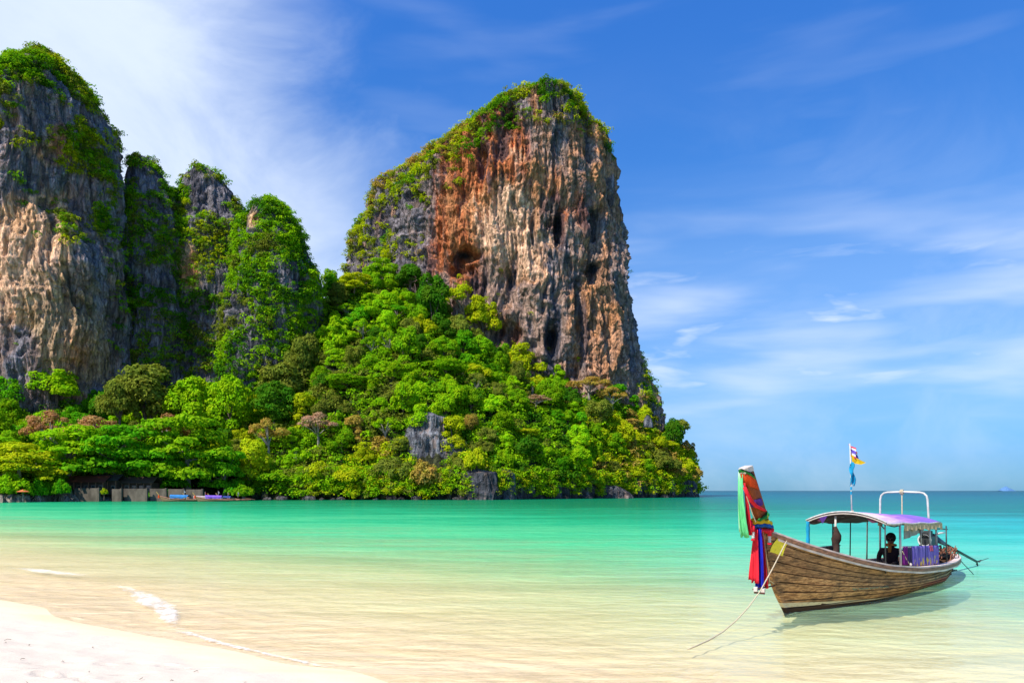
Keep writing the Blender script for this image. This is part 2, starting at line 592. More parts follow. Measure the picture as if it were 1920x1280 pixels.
# per bearing (photo column): distance of the shore, height of the shore bank, distance and height of the slope's top
TCOL = np.array([
    # px   Yshore bank  Ymid zmid  Ytop  ztop
    [-500, 150, 1.5, 190, 9, 250, 40],
    [-100, 158, 1.5, 195, 9, 250, 36],
    [0,    163, 1.5, 200, 9, 245, 32],
    [150,  180, 1.5, 208, 9, 245, 30],
    [300,  198, 1.6, 215, 10, 255, 26],
    [450,  205, 2.0, 225, 14, 262, 30],
    [560,  207, 2.5, 232, 22, 275, 42],
    [620,  209, 3.0, 240, 34, 290, 78],
    [700,  211, 3.0, 242, 38, 292, 82],
    [800,  212, 3.5, 242, 36, 294, 76],
    [880,  213, 6.0, 240, 30, 294, 66],
    [950,  218, 6.0, 246, 28, 294, 54],
    [1000, 228, 6.0, 254, 27, 294, 46],
    [1060, 240, 6.0, 262, 26, 296, 43],
    [1130, 254, 6.0, 274, 25, 300, 41],
    [1200, 272, 6.0, 288, 22, 308, 35],
    [1250, 284, 6.0, 298, 17, 312, 24],
    [1285, 294, 8.0, 303, 13, 315, 16],
    [1302, 302, 6.0, 307, 8, 316, 9],
    [1312, 308, -3, 312, -3, 318, -3],
    [1340, 320, -6, 325, -6, 330, -6],
])


def tz(px, Y):
    px = np.asarray(px, float)
    ys, bk, ym, zm, yt, zt = [np.interp(px, TCOL[:, 0], TCOL[:, k]) for k in range(1, 7)]
    p = np.stack([px / 25, np.asarray(Y) / 25, 0 * px], 1)
    ys = ys + 2.5 * fbm(p * (1.2, 0, 1) + 3, octv=3)
    t0 = sstep(Y, ys - 0.5, ys + 2.2)
    z0 = -2 + (bk + 2) * t0
    a = np.clip((Y - ys - 2) / (ym - ys - 2), 0, 1)
    b = np.clip((Y - ym) / (yt - ym), 0, 1)
    z = z0 + (zm - bk) * a + (zt - zm) * b - 0.12 * np.maximum(Y - yt - 15, 0)
    z += 3.0 * fbm(p, octv=3) * sstep(Y, ys + 6, ys + 25) * sstep(zt, 0, 20)
    return np.maximum(z, -5)


def make_terrain():
    pxs = np.linspace(-520, 1340, 560)
    t = np.concatenate([np.linspace(0, 0.12, 26), np.linspace(0.125, 1, 90)])
    PX, T = np.meshgrid(pxs, t)
    ys = np.interp(PX, TCOL[:, 0], TCOL[:, 1]) - 4
    Y = ys + T * (420 - ys)
    Yf, PXf = Y.ravel(), PX.ravel()
    z = tz(PXf, Yf)
    X = (PXf - 960) / F * Yf
    V = np.stack([X, Yf, z], 1)
    n = fbm(V, (0.25, 0.25, 0.6), 4)
    low = 1 - sstep(z, 4, 11)
    right = sstep(PXf, 800, 900)
    V[:, 0] += (0.9 * n) * low
    V[:, 1] += (1.6 * fbm(V + 40, (0.3, 0.3, 0.3), 3)) * low * right
    n2 = fbm(V, (0.1, 0.1, 0.1), 3)
    earth = np.array([0.05, 0.055, 0.025])[None] * (1 + 0.4 * n2[:, None])
    rock = np.array([0.16, 0.14, 0.13])[None] * (1 + 0.5 * n[:, None])
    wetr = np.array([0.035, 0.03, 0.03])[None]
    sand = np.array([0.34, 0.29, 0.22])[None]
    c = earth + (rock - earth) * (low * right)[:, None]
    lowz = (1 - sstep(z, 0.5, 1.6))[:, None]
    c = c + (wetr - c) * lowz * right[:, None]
    leftb = ((1 - sstep(PXf, 200, 330)) * (1 - sstep(z, 1.4, 2.2)))[:, None]
    c = c + (sand - c) * leftb
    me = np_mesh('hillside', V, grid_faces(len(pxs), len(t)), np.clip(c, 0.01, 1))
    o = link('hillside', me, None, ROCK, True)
    tag(o, 'steep jungle hillside and rocky shore below the cliffs', kind='structure')


make_terrain()


# ------------------------------------------------------------------ limestone towers
def chaikin(pts, k=2):
    P_ = np.array(pts, float)
    for _ in range(k):
        nx = np.roll(P_, -1, 0)
        P_ = np.stack([0.75 * P_ + 0.25 * nx, 0.25 * P_ + 0.75 * nx], 1).reshape(-1, 2)
    return P_


def resample(P_, n, front=2.2):
    Q = np.vstack([P_, P_[:1]])
    d = np.linalg.norm(np.diff(Q, axis=0), axis=1)
    w = np.where((Q[:-1, 1] + Q[1:, 1]) / 2 < 0.1, front, 0.6)
    cum = np.concatenate([[0], np.cumsum(d * w)])
    t = np.linspace(0, cum[-1], n, endpoint=False)
    return np.stack([np.interp(t, cum, Q[:, k]) for k in (0, 1)], 1)


def tower(name, label, prof, Y0, depth, polys, nu, nv, amp, colour_fn, seed, base_py, smooth_k=2, caves=()):
    """prof: rows (py, left px, right px) at distance Y0; polys: list of (py, outline) cross sections, (-1..1) wide, y<0 toward the beach"""
    prof = np.array(prof, float)
    top = prof[0, 0]
    py = top + (base_py - top) * np.linspace(0, 1, nv) ** 0.92
    xl = (np.interp(py, prof[:, 0], prof[:, 1]) - 960) / F * Y0
    xr = (np.interp(py, prof[:, 0], prof[:, 2]) - 960) / F * Y0
    hw_ = (xr - xl) / 2
    dd_ = np.where(depth > 0, depth * np.minimum(1, hw_ / 22 + 0.12), -depth * hw_)
    low_ = np.clip((py - top) / 150, 0, 1)
    z = CAMZ + (HOR - py) / F * (Y0 - 0.78 * dd_ * (1 - low_))
    outs = [(q[0], resample(chaikin(q[1], smooth_k), nu)) for q in polys]
    rings = []
    for i in range(nv):
        if len(outs) == 1:
            o = outs[0][1]
        else:
            t = float(np.clip((py[i] - outs[0][0]) / (outs[1][0] - outs[0][0]), 0, 1))
            t = t * t * (3 - 2 * t)
            o = outs[0][1] * (1 - t) + outs[1][1] * t
        ox = (o[:, 0] - o[:, 0].min()) / (o[:, 0].max() - o[:, 0].min())
        hw = (xr[i] - xl[i]) / 2
        dd = depth * min(1, hw / 22 + 0.12) if depth > 0 else -depth * hw
        rings.append(np.stack([xl[i] + ox * 2 * hw, Y0 + o[:, 1] * dd, np.full(nu, z[i])], 1))
    V = np.array(rings)
    # outward direction of each ring
    nx = np.roll(V, -1, 1) - np.roll(V, 1, 1)
    nrm = np.stack([nx[..., 1], -nx[..., 0], 0 * nx[..., 0]], -1)
    nrm /= np.linalg.norm(nrm, axis=-1, keepdims=True) + 1e-9
    cen = V.mean(1, keepdims=True)
    if ((V - cen) * nrm).sum() < 0:
        nrm = -nrm
    Vf, nf = V.reshape(-1, 3).copy(), nrm.reshape(-1, 3)
    sp = Vf + seed * 31.7
    warp = 3 * fbm(sp, (0.03, 0.03, 0.03), 2)
    sw = sp + warp[:, None] * np.array([1, 1, 0.3])
    big = fbm(sw, (0.045, 0.045, 0.018), 3)
    flute = 1 - np.abs(fbm(sw, (0.14, 0.14, 0.022), 3, 0.55)) * 2.2
    blk = np.round(3.2 * fbm(sw + 33, (0.10, 0.10, 0.055), 3)) / 3.2 + 0.4 * np.round(3 * fbm(sp + 63, (0.26, 0.26, 0.07), 2)) / 3
    fine = 0.7 - 2.0 * np.abs(fbm(sw, (0.46, 0.46, 0.055), 4, 0.62))
    lump = fbm(sp, (0.22, 0.22, 0.20), 4, 0.6)
    led = fbm(sp, (0.05, 0.05, 0.30), 2)
    cav = sstep(fbm(sp + 77, (0.07, 0.07, 0.05), 3), 0.45, 0.75)
    disp = amp * (2.8 * big + 1.7 * flute + 0.85 * fine + 0.30 * lump + 2.2 * blk + 0.8 * led - 3.8 * cav)
    disp -= 0.7 * disp.mean()
    ux = 960 + F * Vf[:, 0] / Vf[:, 1]; uy = HOR - F * (Vf[:, 2] - CAMZ) / Vf[:, 1]
    for (cx_, cy_, rx_, ry_, dd2) in caves:
        disp -= dd2 * np.exp(-(((ux - cx_) / rx_) ** 2 + ((uy - cy_) / ry_) ** 2) ** 2) * (Vf[:, 1] < Y0)
    fade = np.repeat(np.clip((xr - xl) / 18, 0.15, 1), nu)
    Vf += nf * (disp * fade)[:, None]
    Vf[:, 2] += amp * 1.6 * fbm(sp + 5, (0.12, 0.12, 0.05), 4) * fade
    # close the top
    Fq = grid_faces(nu, nv, True)
    topc = Vf[:nu].mean(0) + (0, 0, 1.0)
    nV = len(Vf)
    Vall = np.vstack([Vf, topc[None]])
    capf = np.stack([np.full(nu, nV), (np.arange(nu) + 1) % nu, np.arange(nu), np.arange(nu)], 1)
    # photo column / row of every vertex, used to place the stains and cave shade painted at that spot of rock
    vx = 960 + F * Vall[:, 0] / Vall[:, 1]
    vy = HOR - F * (Vall[:, 2] - CAMZ) / Vall[:, 1]
    fields = dict(flute=np.append(flute, 0), fine=np.append(fine, 0), lump=np.append(lump, 0), big=np.append(big, 0), cav=np.append(cav, 0))
    col = colour_fn(vx, vy, Vall, fields)
    me = bpy.data.meshes.new(name)
    tri = capf[:, :3]
    me = np_mesh(name, Vall, np.vstack([Fq, np.stack([tri[:, 0], tri[:, 1], tri[:, 2], tri[:, 2]], 1)])[:len(Fq)], np.clip(col, 0.01, 1))
    o = link(name, me, None, ROCK, False)
    me.polygons.foreach_set('use_smooth', [True] * len(me.polygons))
    tag(o, label, kind='structure')
    # normals for planting
    A = Vf.reshape(nv, nu, 3)
    du = np.roll(A, -1, 1) - np.roll(A, 1, 1)
    dv = np.zeros_like(A); dv[1:-1] = A[2:] - A[:-2]; dv[0] = A[1] - A[0]; dv[-1] = A[-1] - A[-2]
    N = np.cross(du, dv)
    N /= np.linalg.norm(N, axis=-1, keepdims=True) + 1e-9
    if (N * nrm).sum() < 0:
        N = -N
    return Vf, N.reshape(-1, 3), vx[:-1], vy[:-1]


def blob(x, y, cx, cy, rx, ry):
    return np.exp(-(((x - cx) / rx) ** 2 + ((y - cy) / ry) ** 2))


GREY = np.array([0.25, 0.225, 0.24]); DARK = np.array([0.07, 0.068, 0.085]); ORANGE = np.array([0.74, 0.33, 0.14])
RED = np.array([0.60, 0.19, 0.07]); CREAM = np.array([0.90, 0.56, 0.35]); BROWN = np.array([0.42, 0.27, 0.20]); TAN = np.array([0.74, 0.48, 0.26])


def blend(c, k, w):
    return c + (k[None] - c) * np.clip(w, 0, 1)[:, None]


def col_big(x, y, V, f):
    n = fbm(V, (0.05, 0.05, 0.012), 4)
    n2 = fbm(V + 50, (0.16, 0.16, 0.035), 4)
    n3 = fbm(V + 90, (0.12, 0.12, 0.1), 4)
    c = np.tile(BROWN, (len(x), 1))
    c = blend(c, GREY, sstep(n2, -0.1, 0.35) * 0.8)
    c = blend(c, GREY * 0.9, sstep(840 - x + 60 * n2, -20, 60) * 0.9)
    c = blend(c, GREY, sstep(250 - y + 60 * n2, -20, 40) * 0.6)
    o = blob(x, y, 900, 330, 90, 110) + blob(x, y, 860, 470, 55, 90) + 0.8 * blob(x, y, 920, 250, 60, 60) + 0.6 * blob(x, y, 1060, 380, 60, 80) + 0.6 * blob(x, y, 960, 620, 40, 40)
    c = blend(c, RED, sstep(o + 0.5 * n2, 0.35, 0.8))
    o2 = blob(x, y, 935, 400, 60, 80) + 0.8 * blob(x, y, 975, 440, 80, 80) + .6 * blob(x, y, 1010, 330, 40, 60) + .8 * blob(x, y, 1125, 330, 26, 90) + .7 * blob(x, y, 1090, 560, 30, 90) + .6 * blob(x, y, 1150, 620, 30, 70)
    c = blend(c, ORANGE, sstep(o2 + 0.6 * n3, 0.3, 0.75) * 0.9)
    o3 = blob(x, y, 980, 400, 70, 60) + 0.8 * blob(x, y, 940, 450, 50, 60) + 0.5 * blob(x, y, 970, 300, 22, 60) + 0.35 * blob(x, y, 1010, 480, 60, 50)
    c = blend(c, CREAM, sstep(o3 + 0.55 * n3, 0.35, 0.85) * 0.95)
    c = blend(c, ORANGE * 0.8, sstep(fbm(V + 20, (0.08, 0.08, 0.02), 3) + 0.25 * (x > 1000), 0.45, 0.75) * 0.7)
    c = blend(c, DARK, sstep(n2 + 0.3 * n, 0.35, 0.6) * 0.75)
    c = blend(c, DARK, sstep(-f['flute'] + 0.3 * n, 0.05, 0.8) * 0.55)
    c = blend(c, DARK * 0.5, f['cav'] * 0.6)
    for (cx, cy, rx, ry) in ((1112, 505, 16, 16), (1033, 635, 14, 26), (870, 480, 18, 10), (1045, 425, 9, 30)):  # shade of the cave mouths painted into the rock colour
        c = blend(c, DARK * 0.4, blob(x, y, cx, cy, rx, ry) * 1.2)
    return c


def col_left(x, y, V, f):
    n2 = fbm(V + 50, (0.16, 0.16, 0.035), 4)
    n3 = fbm(V + 90, (0.12, 0.12, 0.08), 4)
    c = np.tile(GREY, (len(x), 1))
    c = blend(c, BROWN, sstep(n2, -0.1, 0.4) * 0.7)
    o = blob(x, y, 60, 460, 90, 80) + blob(x, y, 10, 520, 50, 120) + 0.8 * blob(x, y, 90, 400, 30, 60) + 0.7 * blob(x, y, 60, 560, 80, 60)
    c = blend(c, TAN * np.array([1.15, 1.0, 0.95]), sstep(o + 0.5 * n3, 0.35, 0.8))
    c = blend(c, CREAM, sstep(o + 0.7 * n2, 0.8, 1.2) * 0.8)
    o2 = blob(x, y, 120, 600, 90, 90) + blob(x, y, 140, 690, 60, 50)
    c = blend(c, TAN * 0.75, sstep(o2 + 0.35 * n3, 0.3, 0.7) * 0.9)
    c = blend(c, ORANGE * 0.8, blob(x, y, 145, 665, 28, 40))
    c = blend(c, ORANGE * 0.7, sstep(blob(x, y, 120, 270, 40, 60) + 0.4 * n3, 0.5, 0.8) * 0.7)
    c = blend(c, DARK, sstep(n2, 0.3, 0.6) * 0.6)
    c = blend(c, DARK, sstep(-f['flute'], 0.1, 0.8) * 0.5)
    return c


def col_mid(x, y, V, f):
    n2 = fbm(V + 50, (0.2, 0.2, 0.05), 4)
    c = np.tile(GREY * 0.85, (len(x), 1))
    c = blend(c, DARK, sstep(n2, 0.0, 0.5) * 0.8)
    o = blob(x, y, 355, 500, 30, 50) + 0.9 * blob(x, y, 474, 410, 22, 30) + 0.4 * blob(x, y, 270, 360, 40, 30)
    c = blend(c, TAN * 0.8, sstep(o + 0.4 * n2, 0.4, 0.8))
    c = blend(c, ORANGE * 0.8, sstep(o - 0.3 + 0.4 * n2, 0.4, 0.8))
    c = blend(c, DARK, sstep(-f['flute'], 0.1, 0.8) * 0.5)
    return c


POLY_BIG = [(1, -0.1), (0.93, -0.62), (0.55, -0.95), (0.1, -1.0), (-0.35, -0.82), (-0.62, -0.45), (-0.9, -0.2), (-1, 0.3), (-0.7, 0.9), (0.2, 1.0), (0.85, 0.7)]
big = tower('big_limestone_cliff', 'tall orange and grey limestone tower rising above the green headland',
            [(174, 968, 1044), (178, 944, 1062), (196, 908, 1082), (214, 882, 1096), (232, 862, 1110), (252, 836, 1122), (270, 808, 1131), (298, 775, 1138), (327, 744, 1142), (350, 708, 1146),
             (396, 686, 1149), (430, 672, 1149), (450, 659, 1153), (480, 652, 1158), (500, 650, 1161), (540, 646, 1171), (600, 643, 1178), (650, 640, 1187), (700, 636, 1196), (760, 632, 1212), (860, 625, 1232)],
            330, 40, [(0, POLY_BIG)], 620, 420, 1.0, col_big, 1, 860, caves=((1112, 505, 13, 20, 4), (1033, 632, 11, 30, 6), (868, 478, 26, 12, 7), (850, 500, 18, 14, 6), (1048, 430, 8, 34, 5), (905, 300, 12, 26, 4), (1085, 590, 9, 50, 5)))

POLY_T1 = [(1, 0.25), (0.62, -0.35), (0.22, -1.0), (-0.5, -0.75), (-1, -0.2), (-0.9, 0.7), (0, 1), (0.8, 0.8)]
POLY_T2 = [(1, 0.1), (0.92, -0.65), (0.45, -0.95), (-0.3, -0.9), (-1, -0.4), (-0.9, 0.7), (0, 1), (0.8, 0.8)]
left = tower('left_limestone_cliff', 'grey and tan limestone tower with tufted green top',
             [(98, 82, 106), (105, 66, 124), (120, 46, 144), (146, 18, 160), (186, -22, 178), (240, -60, 188), (280, -100, 198), (350, -120, 204), (450, -135, 209), (600, -150, 216), (700, -160, 220), (900, -170, 224)],
             255, 26, [(380, POLY_T1), (520, POLY_T2)], 480, 380, 0.75, col_left, 2, 860)
POLY_R = [(1, 0), (0.75, -0.7), (0.1, -1), (-0.7, -0.75), (-1, 0), (-0.7, 0.7), (0, 1), (0.7, 0.7)]
spA = tower('small_limestone_spire', 'small pointed limestone spire beside the left tower',
            [(293, 258, 282), (312, 247, 296), (362, 237, 318), (420, 228, 334), (500, 218, 350), (700, 210, 360), (860, 205, 370)], 278, 18, [(0, POLY_R)], 260, 260, 0.6, col_mid, 3, 860)
spB = tower('blunt_limestone_spire', 'blunt grey limestone spire in the middle of the ridge',
            [(314, 366, 398), (322, 357, 410), (350, 351, 428), (392, 344, 444), (430, 330, 470), (600, 320, 482), (860, 310, 500)], 290, 20, [(0, POLY_R)], 300, 260, 0.6, col_mid, 4, 860)
spC = tower('overgrown_limestone_dome', 'limestone dome almost wholly covered in green plants',
            [(374, 492, 517), (384, 477, 534), (408, 463, 552), (444, 454, 570), (490, 452, 582), (530, 448, 594), (560, 440, 594), (620, 434, 590), (700, 425, 588), (860, 415, 590)], 268, 20, [(0, POLY_R)], 300, 300, 0.6, col_mid, 5, 860)

spD = tower('limestone_ridge', 'low overgrown limestone ridge joining the spires and the dome',
            [(360, 314, 344), (370, 302, 352), (384, 288, 455), (400, 276, 470), (470, 250, 500), (600, 236, 540), (860, 225, 560)], 296, 14, [(0, POLY_R)], 260, 200, 0.7, col_mid, 8, 860)


def rock_lump(name, label, px, py_top, w_px, py_base, Y, seed, ratio=0.7, tone=1.0):
    prof = [(py_top, px - w_px * 0.15, px + w_px * 0.12), (py_top + 8, px - w_px * 0.42, px + w_px * 0.38), (py_base, px - w_px * 0.5, px + w_px * 0.52)]
    def cf(x, y, V, f):
        n = fbm(V + 9, (0.5, 0.5, 0.15), 4)
        c = np.tile(np.array([0.20, 0.20, 0.215]) * tone, (len(x), 1))
        c = blend(c, np.array([0.09, 0.09, 0.10]), sstep(n, 0.0, 0.6))
        c = blend(c, BROWN, sstep(-n, 0.2, 0.6) * 0.5)
        return c
    return tower(name, label, prof, Y, -ratio, [(0, POLY_R)], 140, 110, 0.5, cf, seed, py_base, 1)


rock_lump('limestone_outcrop', 'smooth grey limestone outcrop standing among trees on the headland slope', 802, 772, 84, 890, 226, 11, 0.7, 1.1)
rock_lump('limestone_outcrop', 'low broken grey outcrop just right of the smooth outcrop', 852, 818, 60, 900, 224, 12, 0.7, 0.9)
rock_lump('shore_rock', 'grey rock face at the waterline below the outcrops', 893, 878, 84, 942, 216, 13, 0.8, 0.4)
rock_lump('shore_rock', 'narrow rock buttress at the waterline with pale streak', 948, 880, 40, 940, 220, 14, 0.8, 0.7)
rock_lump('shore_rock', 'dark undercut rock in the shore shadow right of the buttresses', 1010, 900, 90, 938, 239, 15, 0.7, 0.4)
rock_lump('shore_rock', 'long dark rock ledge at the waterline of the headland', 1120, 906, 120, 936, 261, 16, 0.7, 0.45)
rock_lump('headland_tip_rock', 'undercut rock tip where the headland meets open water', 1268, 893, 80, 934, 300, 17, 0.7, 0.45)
rock_lump('slope_rock', 'little grey rock showing through leaves near the right end of slope', 1215, 778, 18, 800, 290, 18)

# far island on the horizon
pi_, zi_ = [], []
isl = [(1874, 919), (1879, 914), (1884, 911.5), (1887, 911), (1890, 913.5), (1896, 916), (1900, 919)]
V = []
for (a, b) in isl:
    x, y, z = P(a, b, 9000)
    for k, (dy, m) in enumerate(((-60, 0.0), (-25, 0.8), (0, 1.0), (25, 0.8), (60, 0.0))):
        V.append((x, y + dy, max(z, 1) * m - 0.5))
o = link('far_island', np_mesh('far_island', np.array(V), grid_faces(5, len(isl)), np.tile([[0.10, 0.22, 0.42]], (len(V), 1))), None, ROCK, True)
tag(o, 'tiny blue island on the horizon', kind='structure')
#PART2
# ------------------------------------------------------------------ foliage
def quads(C, N, size, rng):
    """leaf sprays: one bent four-sided leaf cluster per point"""
    n = len(C)
    r = rng.normal(size=(n, 3))
    T = np.cross(N, r); T /= np.linalg.norm(T, axis=1, keepdims=True) + 1e-9
    B = np.cross(N, T)
    s = (size * rng.uniform(0.6, 1.25, n))[:, None]
    w = rng.uniform(0.45, 0.9, n)[:, None]
    V = np.stack([C - T * s, C - B * s * w + N * s * 0.15, C + T * s * 0.9, C + B * s * w + N * s * 0.1], 1).reshape(-1, 3)
    return V, np.arange(4 * n).reshape(n, 4)


def lobes_points(lobes, n, rng, up=0.35, lo=-0.45, shell=0.25):
    """points and directions on the skins of many lobes; lobe = (x, y, z, r, squash)"""
    L = np.array(lobes)
    a = L[:, 3] ** 2
    k = rng.choice(len(L), n, p=a / a.sum())
    d = rng.normal(size=(n, 3)); d /= np.linalg.norm(d, axis=1, keepdims=True)
    d[:, 2] = np.where(d[:, 2] < lo, -d[:, 2], d[:, 2])
    rr = L[k, 3] * (1 - shell * rng.random(n) ** 1.5) * (1 + 0.26 * perlin(d * 2.6 + L[k, :3])) * np.where(rng.random(n) < 0.10, rng.uniform(1.0, 1.28, n), 1.0)
    C = L[k, :3] + d * rr[:, None] * np.stack([np.ones(n), np.ones(n), L[k, 4]], 1)
    # drop leaves buried inside another lobe
    keep = np.ones(n, bool)
    for j in range(len(L)):
        q = (C - L[j, :3]) / np.array([1, 1, L[j, 4]])
        keep &= ~((np.linalg.norm(q, axis=1) < L[j, 3] * 0.72) & (k != j))
    N = d + np.array([0, 0, up]) + rng.normal(size=(n, 3)) * 0.38
    N /= np.linalg.norm(N, axis=1, keepdims=True)
    return C[keep], N[keep]


def make_lobes(kind, rng):
    L = []
    if kind == 'dome':
        ox, oy, st = rng.normal() * 0.8, rng.normal() * 0.8, rng.uniform(0.75, 1.2)
        for _ in range(20):
            a, e = rng.uniform(0, 2 * PI), math.asin(rng.uniform(-0.45, 1))
            k = rng.uniform(0.65, 1.12)
            L.append((3.5 * k * st * math.cos(a) * math.cos(e) + ox * math.sin(e), 3.5 * k / st * math.sin(a) * math.cos(e) + oy * math.sin(e), 5.4 + 3.7 * k * math.sin(e), rng.uniform(0.7, 1.0) if rng.random() < 0.5 else rng.uniform(1.2, 2.3), rng.uniform(0.6, 1.0)))
        L.append((0, 0, 5.6, 2.5, 0.9))
    elif kind == 'ball':
        for _ in range(34):
            d = rng.normal(size=3); d /= np.linalg.norm(d)
            L.append((3.4 * d[0], 3.4 * d[1], 6 + 3.4 * d[2], rng.uniform(0.9, 1.5), 0.85))
        L.append((0, 0, 6, 3.2, 1))
    elif kind == 'umbrella':
        for _ in range(48):
            t = rng.random()
            a, r = rng.uniform(0, 2 * PI), 5.0 * math.sqrt(rng.random()) * (1.05 - 0.55 * t)
            L.append((r * math.cos(a), r * math.sin(a), 2.6 + 5.6 * t + rng.normal() * 0.2 - 0.05 * r * r, rng.uniform(1.0, 2.0), 0.5))
    elif kind == 'tall':
        for _ in range(26):
            t = rng.random()
            a, r = rng.uniform(0, 2 * PI), (2.4 if t < .75 else 1.5) * math.sqrt(rng.uniform(0.3, 1))
            L.append((r * math.cos(a), r * math.sin(a), 2.5 + 8.0 * t, rng.uniform(1.0, 1.9), 0.8))
    elif kind == 'sparse':
        for _ in range(20):
            a, e = rng.uniform(0, 2 * PI), math.asin(rng.uniform(0.0, 1))
            L.append((3.8 * math.cos(a) * math.cos(e), 3.8 * math.sin(a) * math.cos(e), 6 + 2.6 * math.sin(e), rng.uniform(0.8, 1.4), 0.6))
    else:   # bush
        for _ in range(18):
            a, r = rng.uniform(0, 2 * PI), 3.6 * math.sqrt(rng.random())
            L.append((r * math.cos(a), r * math.sin(a), 1.2 + rng.uniform(0, 2.6) * (1 - r / 5), rng.uniform(0.9, 1.6), 0.85))
    return L


CROWNS = {}


def crown_meshes(kind, seed):
    key = (kind, seed)
    if key in CROWNS:
        return CROWNS[key]
    rng = np.random.default_rng(100 + seed * 7 + len(kind))
    L = make_lobes(kind, rng)
    n = {'dome': 10000, 'ball': 9000, 'umbrella': 11000, 'tall': 9000, 'sparse': 3500, 'bush': 6000}[kind]
    C, N = lobes_points(L, n, rng, shell=0.5 if kind == 'sparse' else 0.25, lo=-0.2 if kind == 'umbrella' else -0.45)
    V, Fq = quads(C, N, 0.22 if kind == 'sparse' else 0.25, rng)
    cm = np_mesh('crown_' + kind, V, Fq)
    cm.materials.append(LEAF)
    tb = MB()
    base = {'bush': 0.5, 'tall': 3}.get(kind, 5)
    tb.tube([(0, 0, -2.5), (0.15, 0.1, 0), (0.1, -0.1, base * 0.6), (0, 0, base)], [0.42, 0.32, 0.26, 0.2], 6)
    for (x, y, z, r, q) in L[:(12 if kind in ('sparse', 'umbrella') else 6)]:
        tb.tube([(0, 0, base * 0.75), (x * 0.4, y * 0.4, base * 0.75 + (z - base * 0.75) * 0.55), (x, y, z)], [0.15, 0.10, 0.04], 5)
    tm = bpy.data.meshes.new('trunk_' + kind)
    tm.from_pydata(tb.v, [], tb.f)
    tm.materials.append(BARK_PALE if kind in ('sparse', 'umbrella') else BARK)
    CROWNS[key] = (cm, tm)
    return CROWNS[key]


def tree(name, label, loc, kind, seed, colour, scale, rz, group=None, cat='tree'):
    cm, tm = crown_meshes(kind, seed)
    r = empty(name, loc, rz)
    r.scale = scale if hasattr(scale, '__len__') else (scale,) * 3
    tag(r, label, cat, group)
    t = bpy.data.objects.new('trunk', tm); COL.objects.link(t); t.parent = r
    c = bpy.data.objects.new('crown', cm); COL.objects.link(c); c.parent = r
    c.color = (*colour, 1)
    return r


G_BRIGHT = (0.285, 0.500, 0.008); G_MID = (0.210, 0.410, 0.008); G_DARK = (0.075, 0.215, 0.010); G_YEL = (0.440, 0.500, 0.010)
G_OLIVE = (0.200, 0.240, 0.028); G_BROWN = (0.42, 0.23, 0.09); G_PINK = (0.48, 0.29, 0.18); G_EMER = (0.120, 0.370, 0.008); G_TAN = (0.46, 0.32, 0.06)


def put_tree(px, py_top, wpx, Y, kind, seed, colour, label, name='tree', group=None, rz=0.0, hscale=None, cat='tree', z0=None):
    """a tree whose crown is wpx photo pixels wide and whose top reaches py_top when it stands Y metres off"""
    hn = {'dome': 10.6, 'ball': 10.6, 'umbrella': 8.9, 'tall': 11.8, 'sparse': 10.0, 'bush': 4.6}[kind]
    wn = {'dome': 10.6, 'ball': 9.6, 'umbrella': 11.0, 'tall': 6.6, 'sparse': 9.5, 'bush': 9.0}[kind]
    w = wpx / F * Y
    s = w / wn
    top = CAMZ + (HOR - py_top) / F * Y
    gz = float(tz([px], np.array([Y]))[0]) if z0 is None else z0
    hs = max(0.5, (top - gz) / hn) if hscale is None else hscale * s
    hs = min(hs, s * 1.9)
    base = top - hn * hs
    return tree(name, label, ((px - 960) / F * Y, Y, base), kind, seed, colour, (s, s, hs), rz, group, cat)


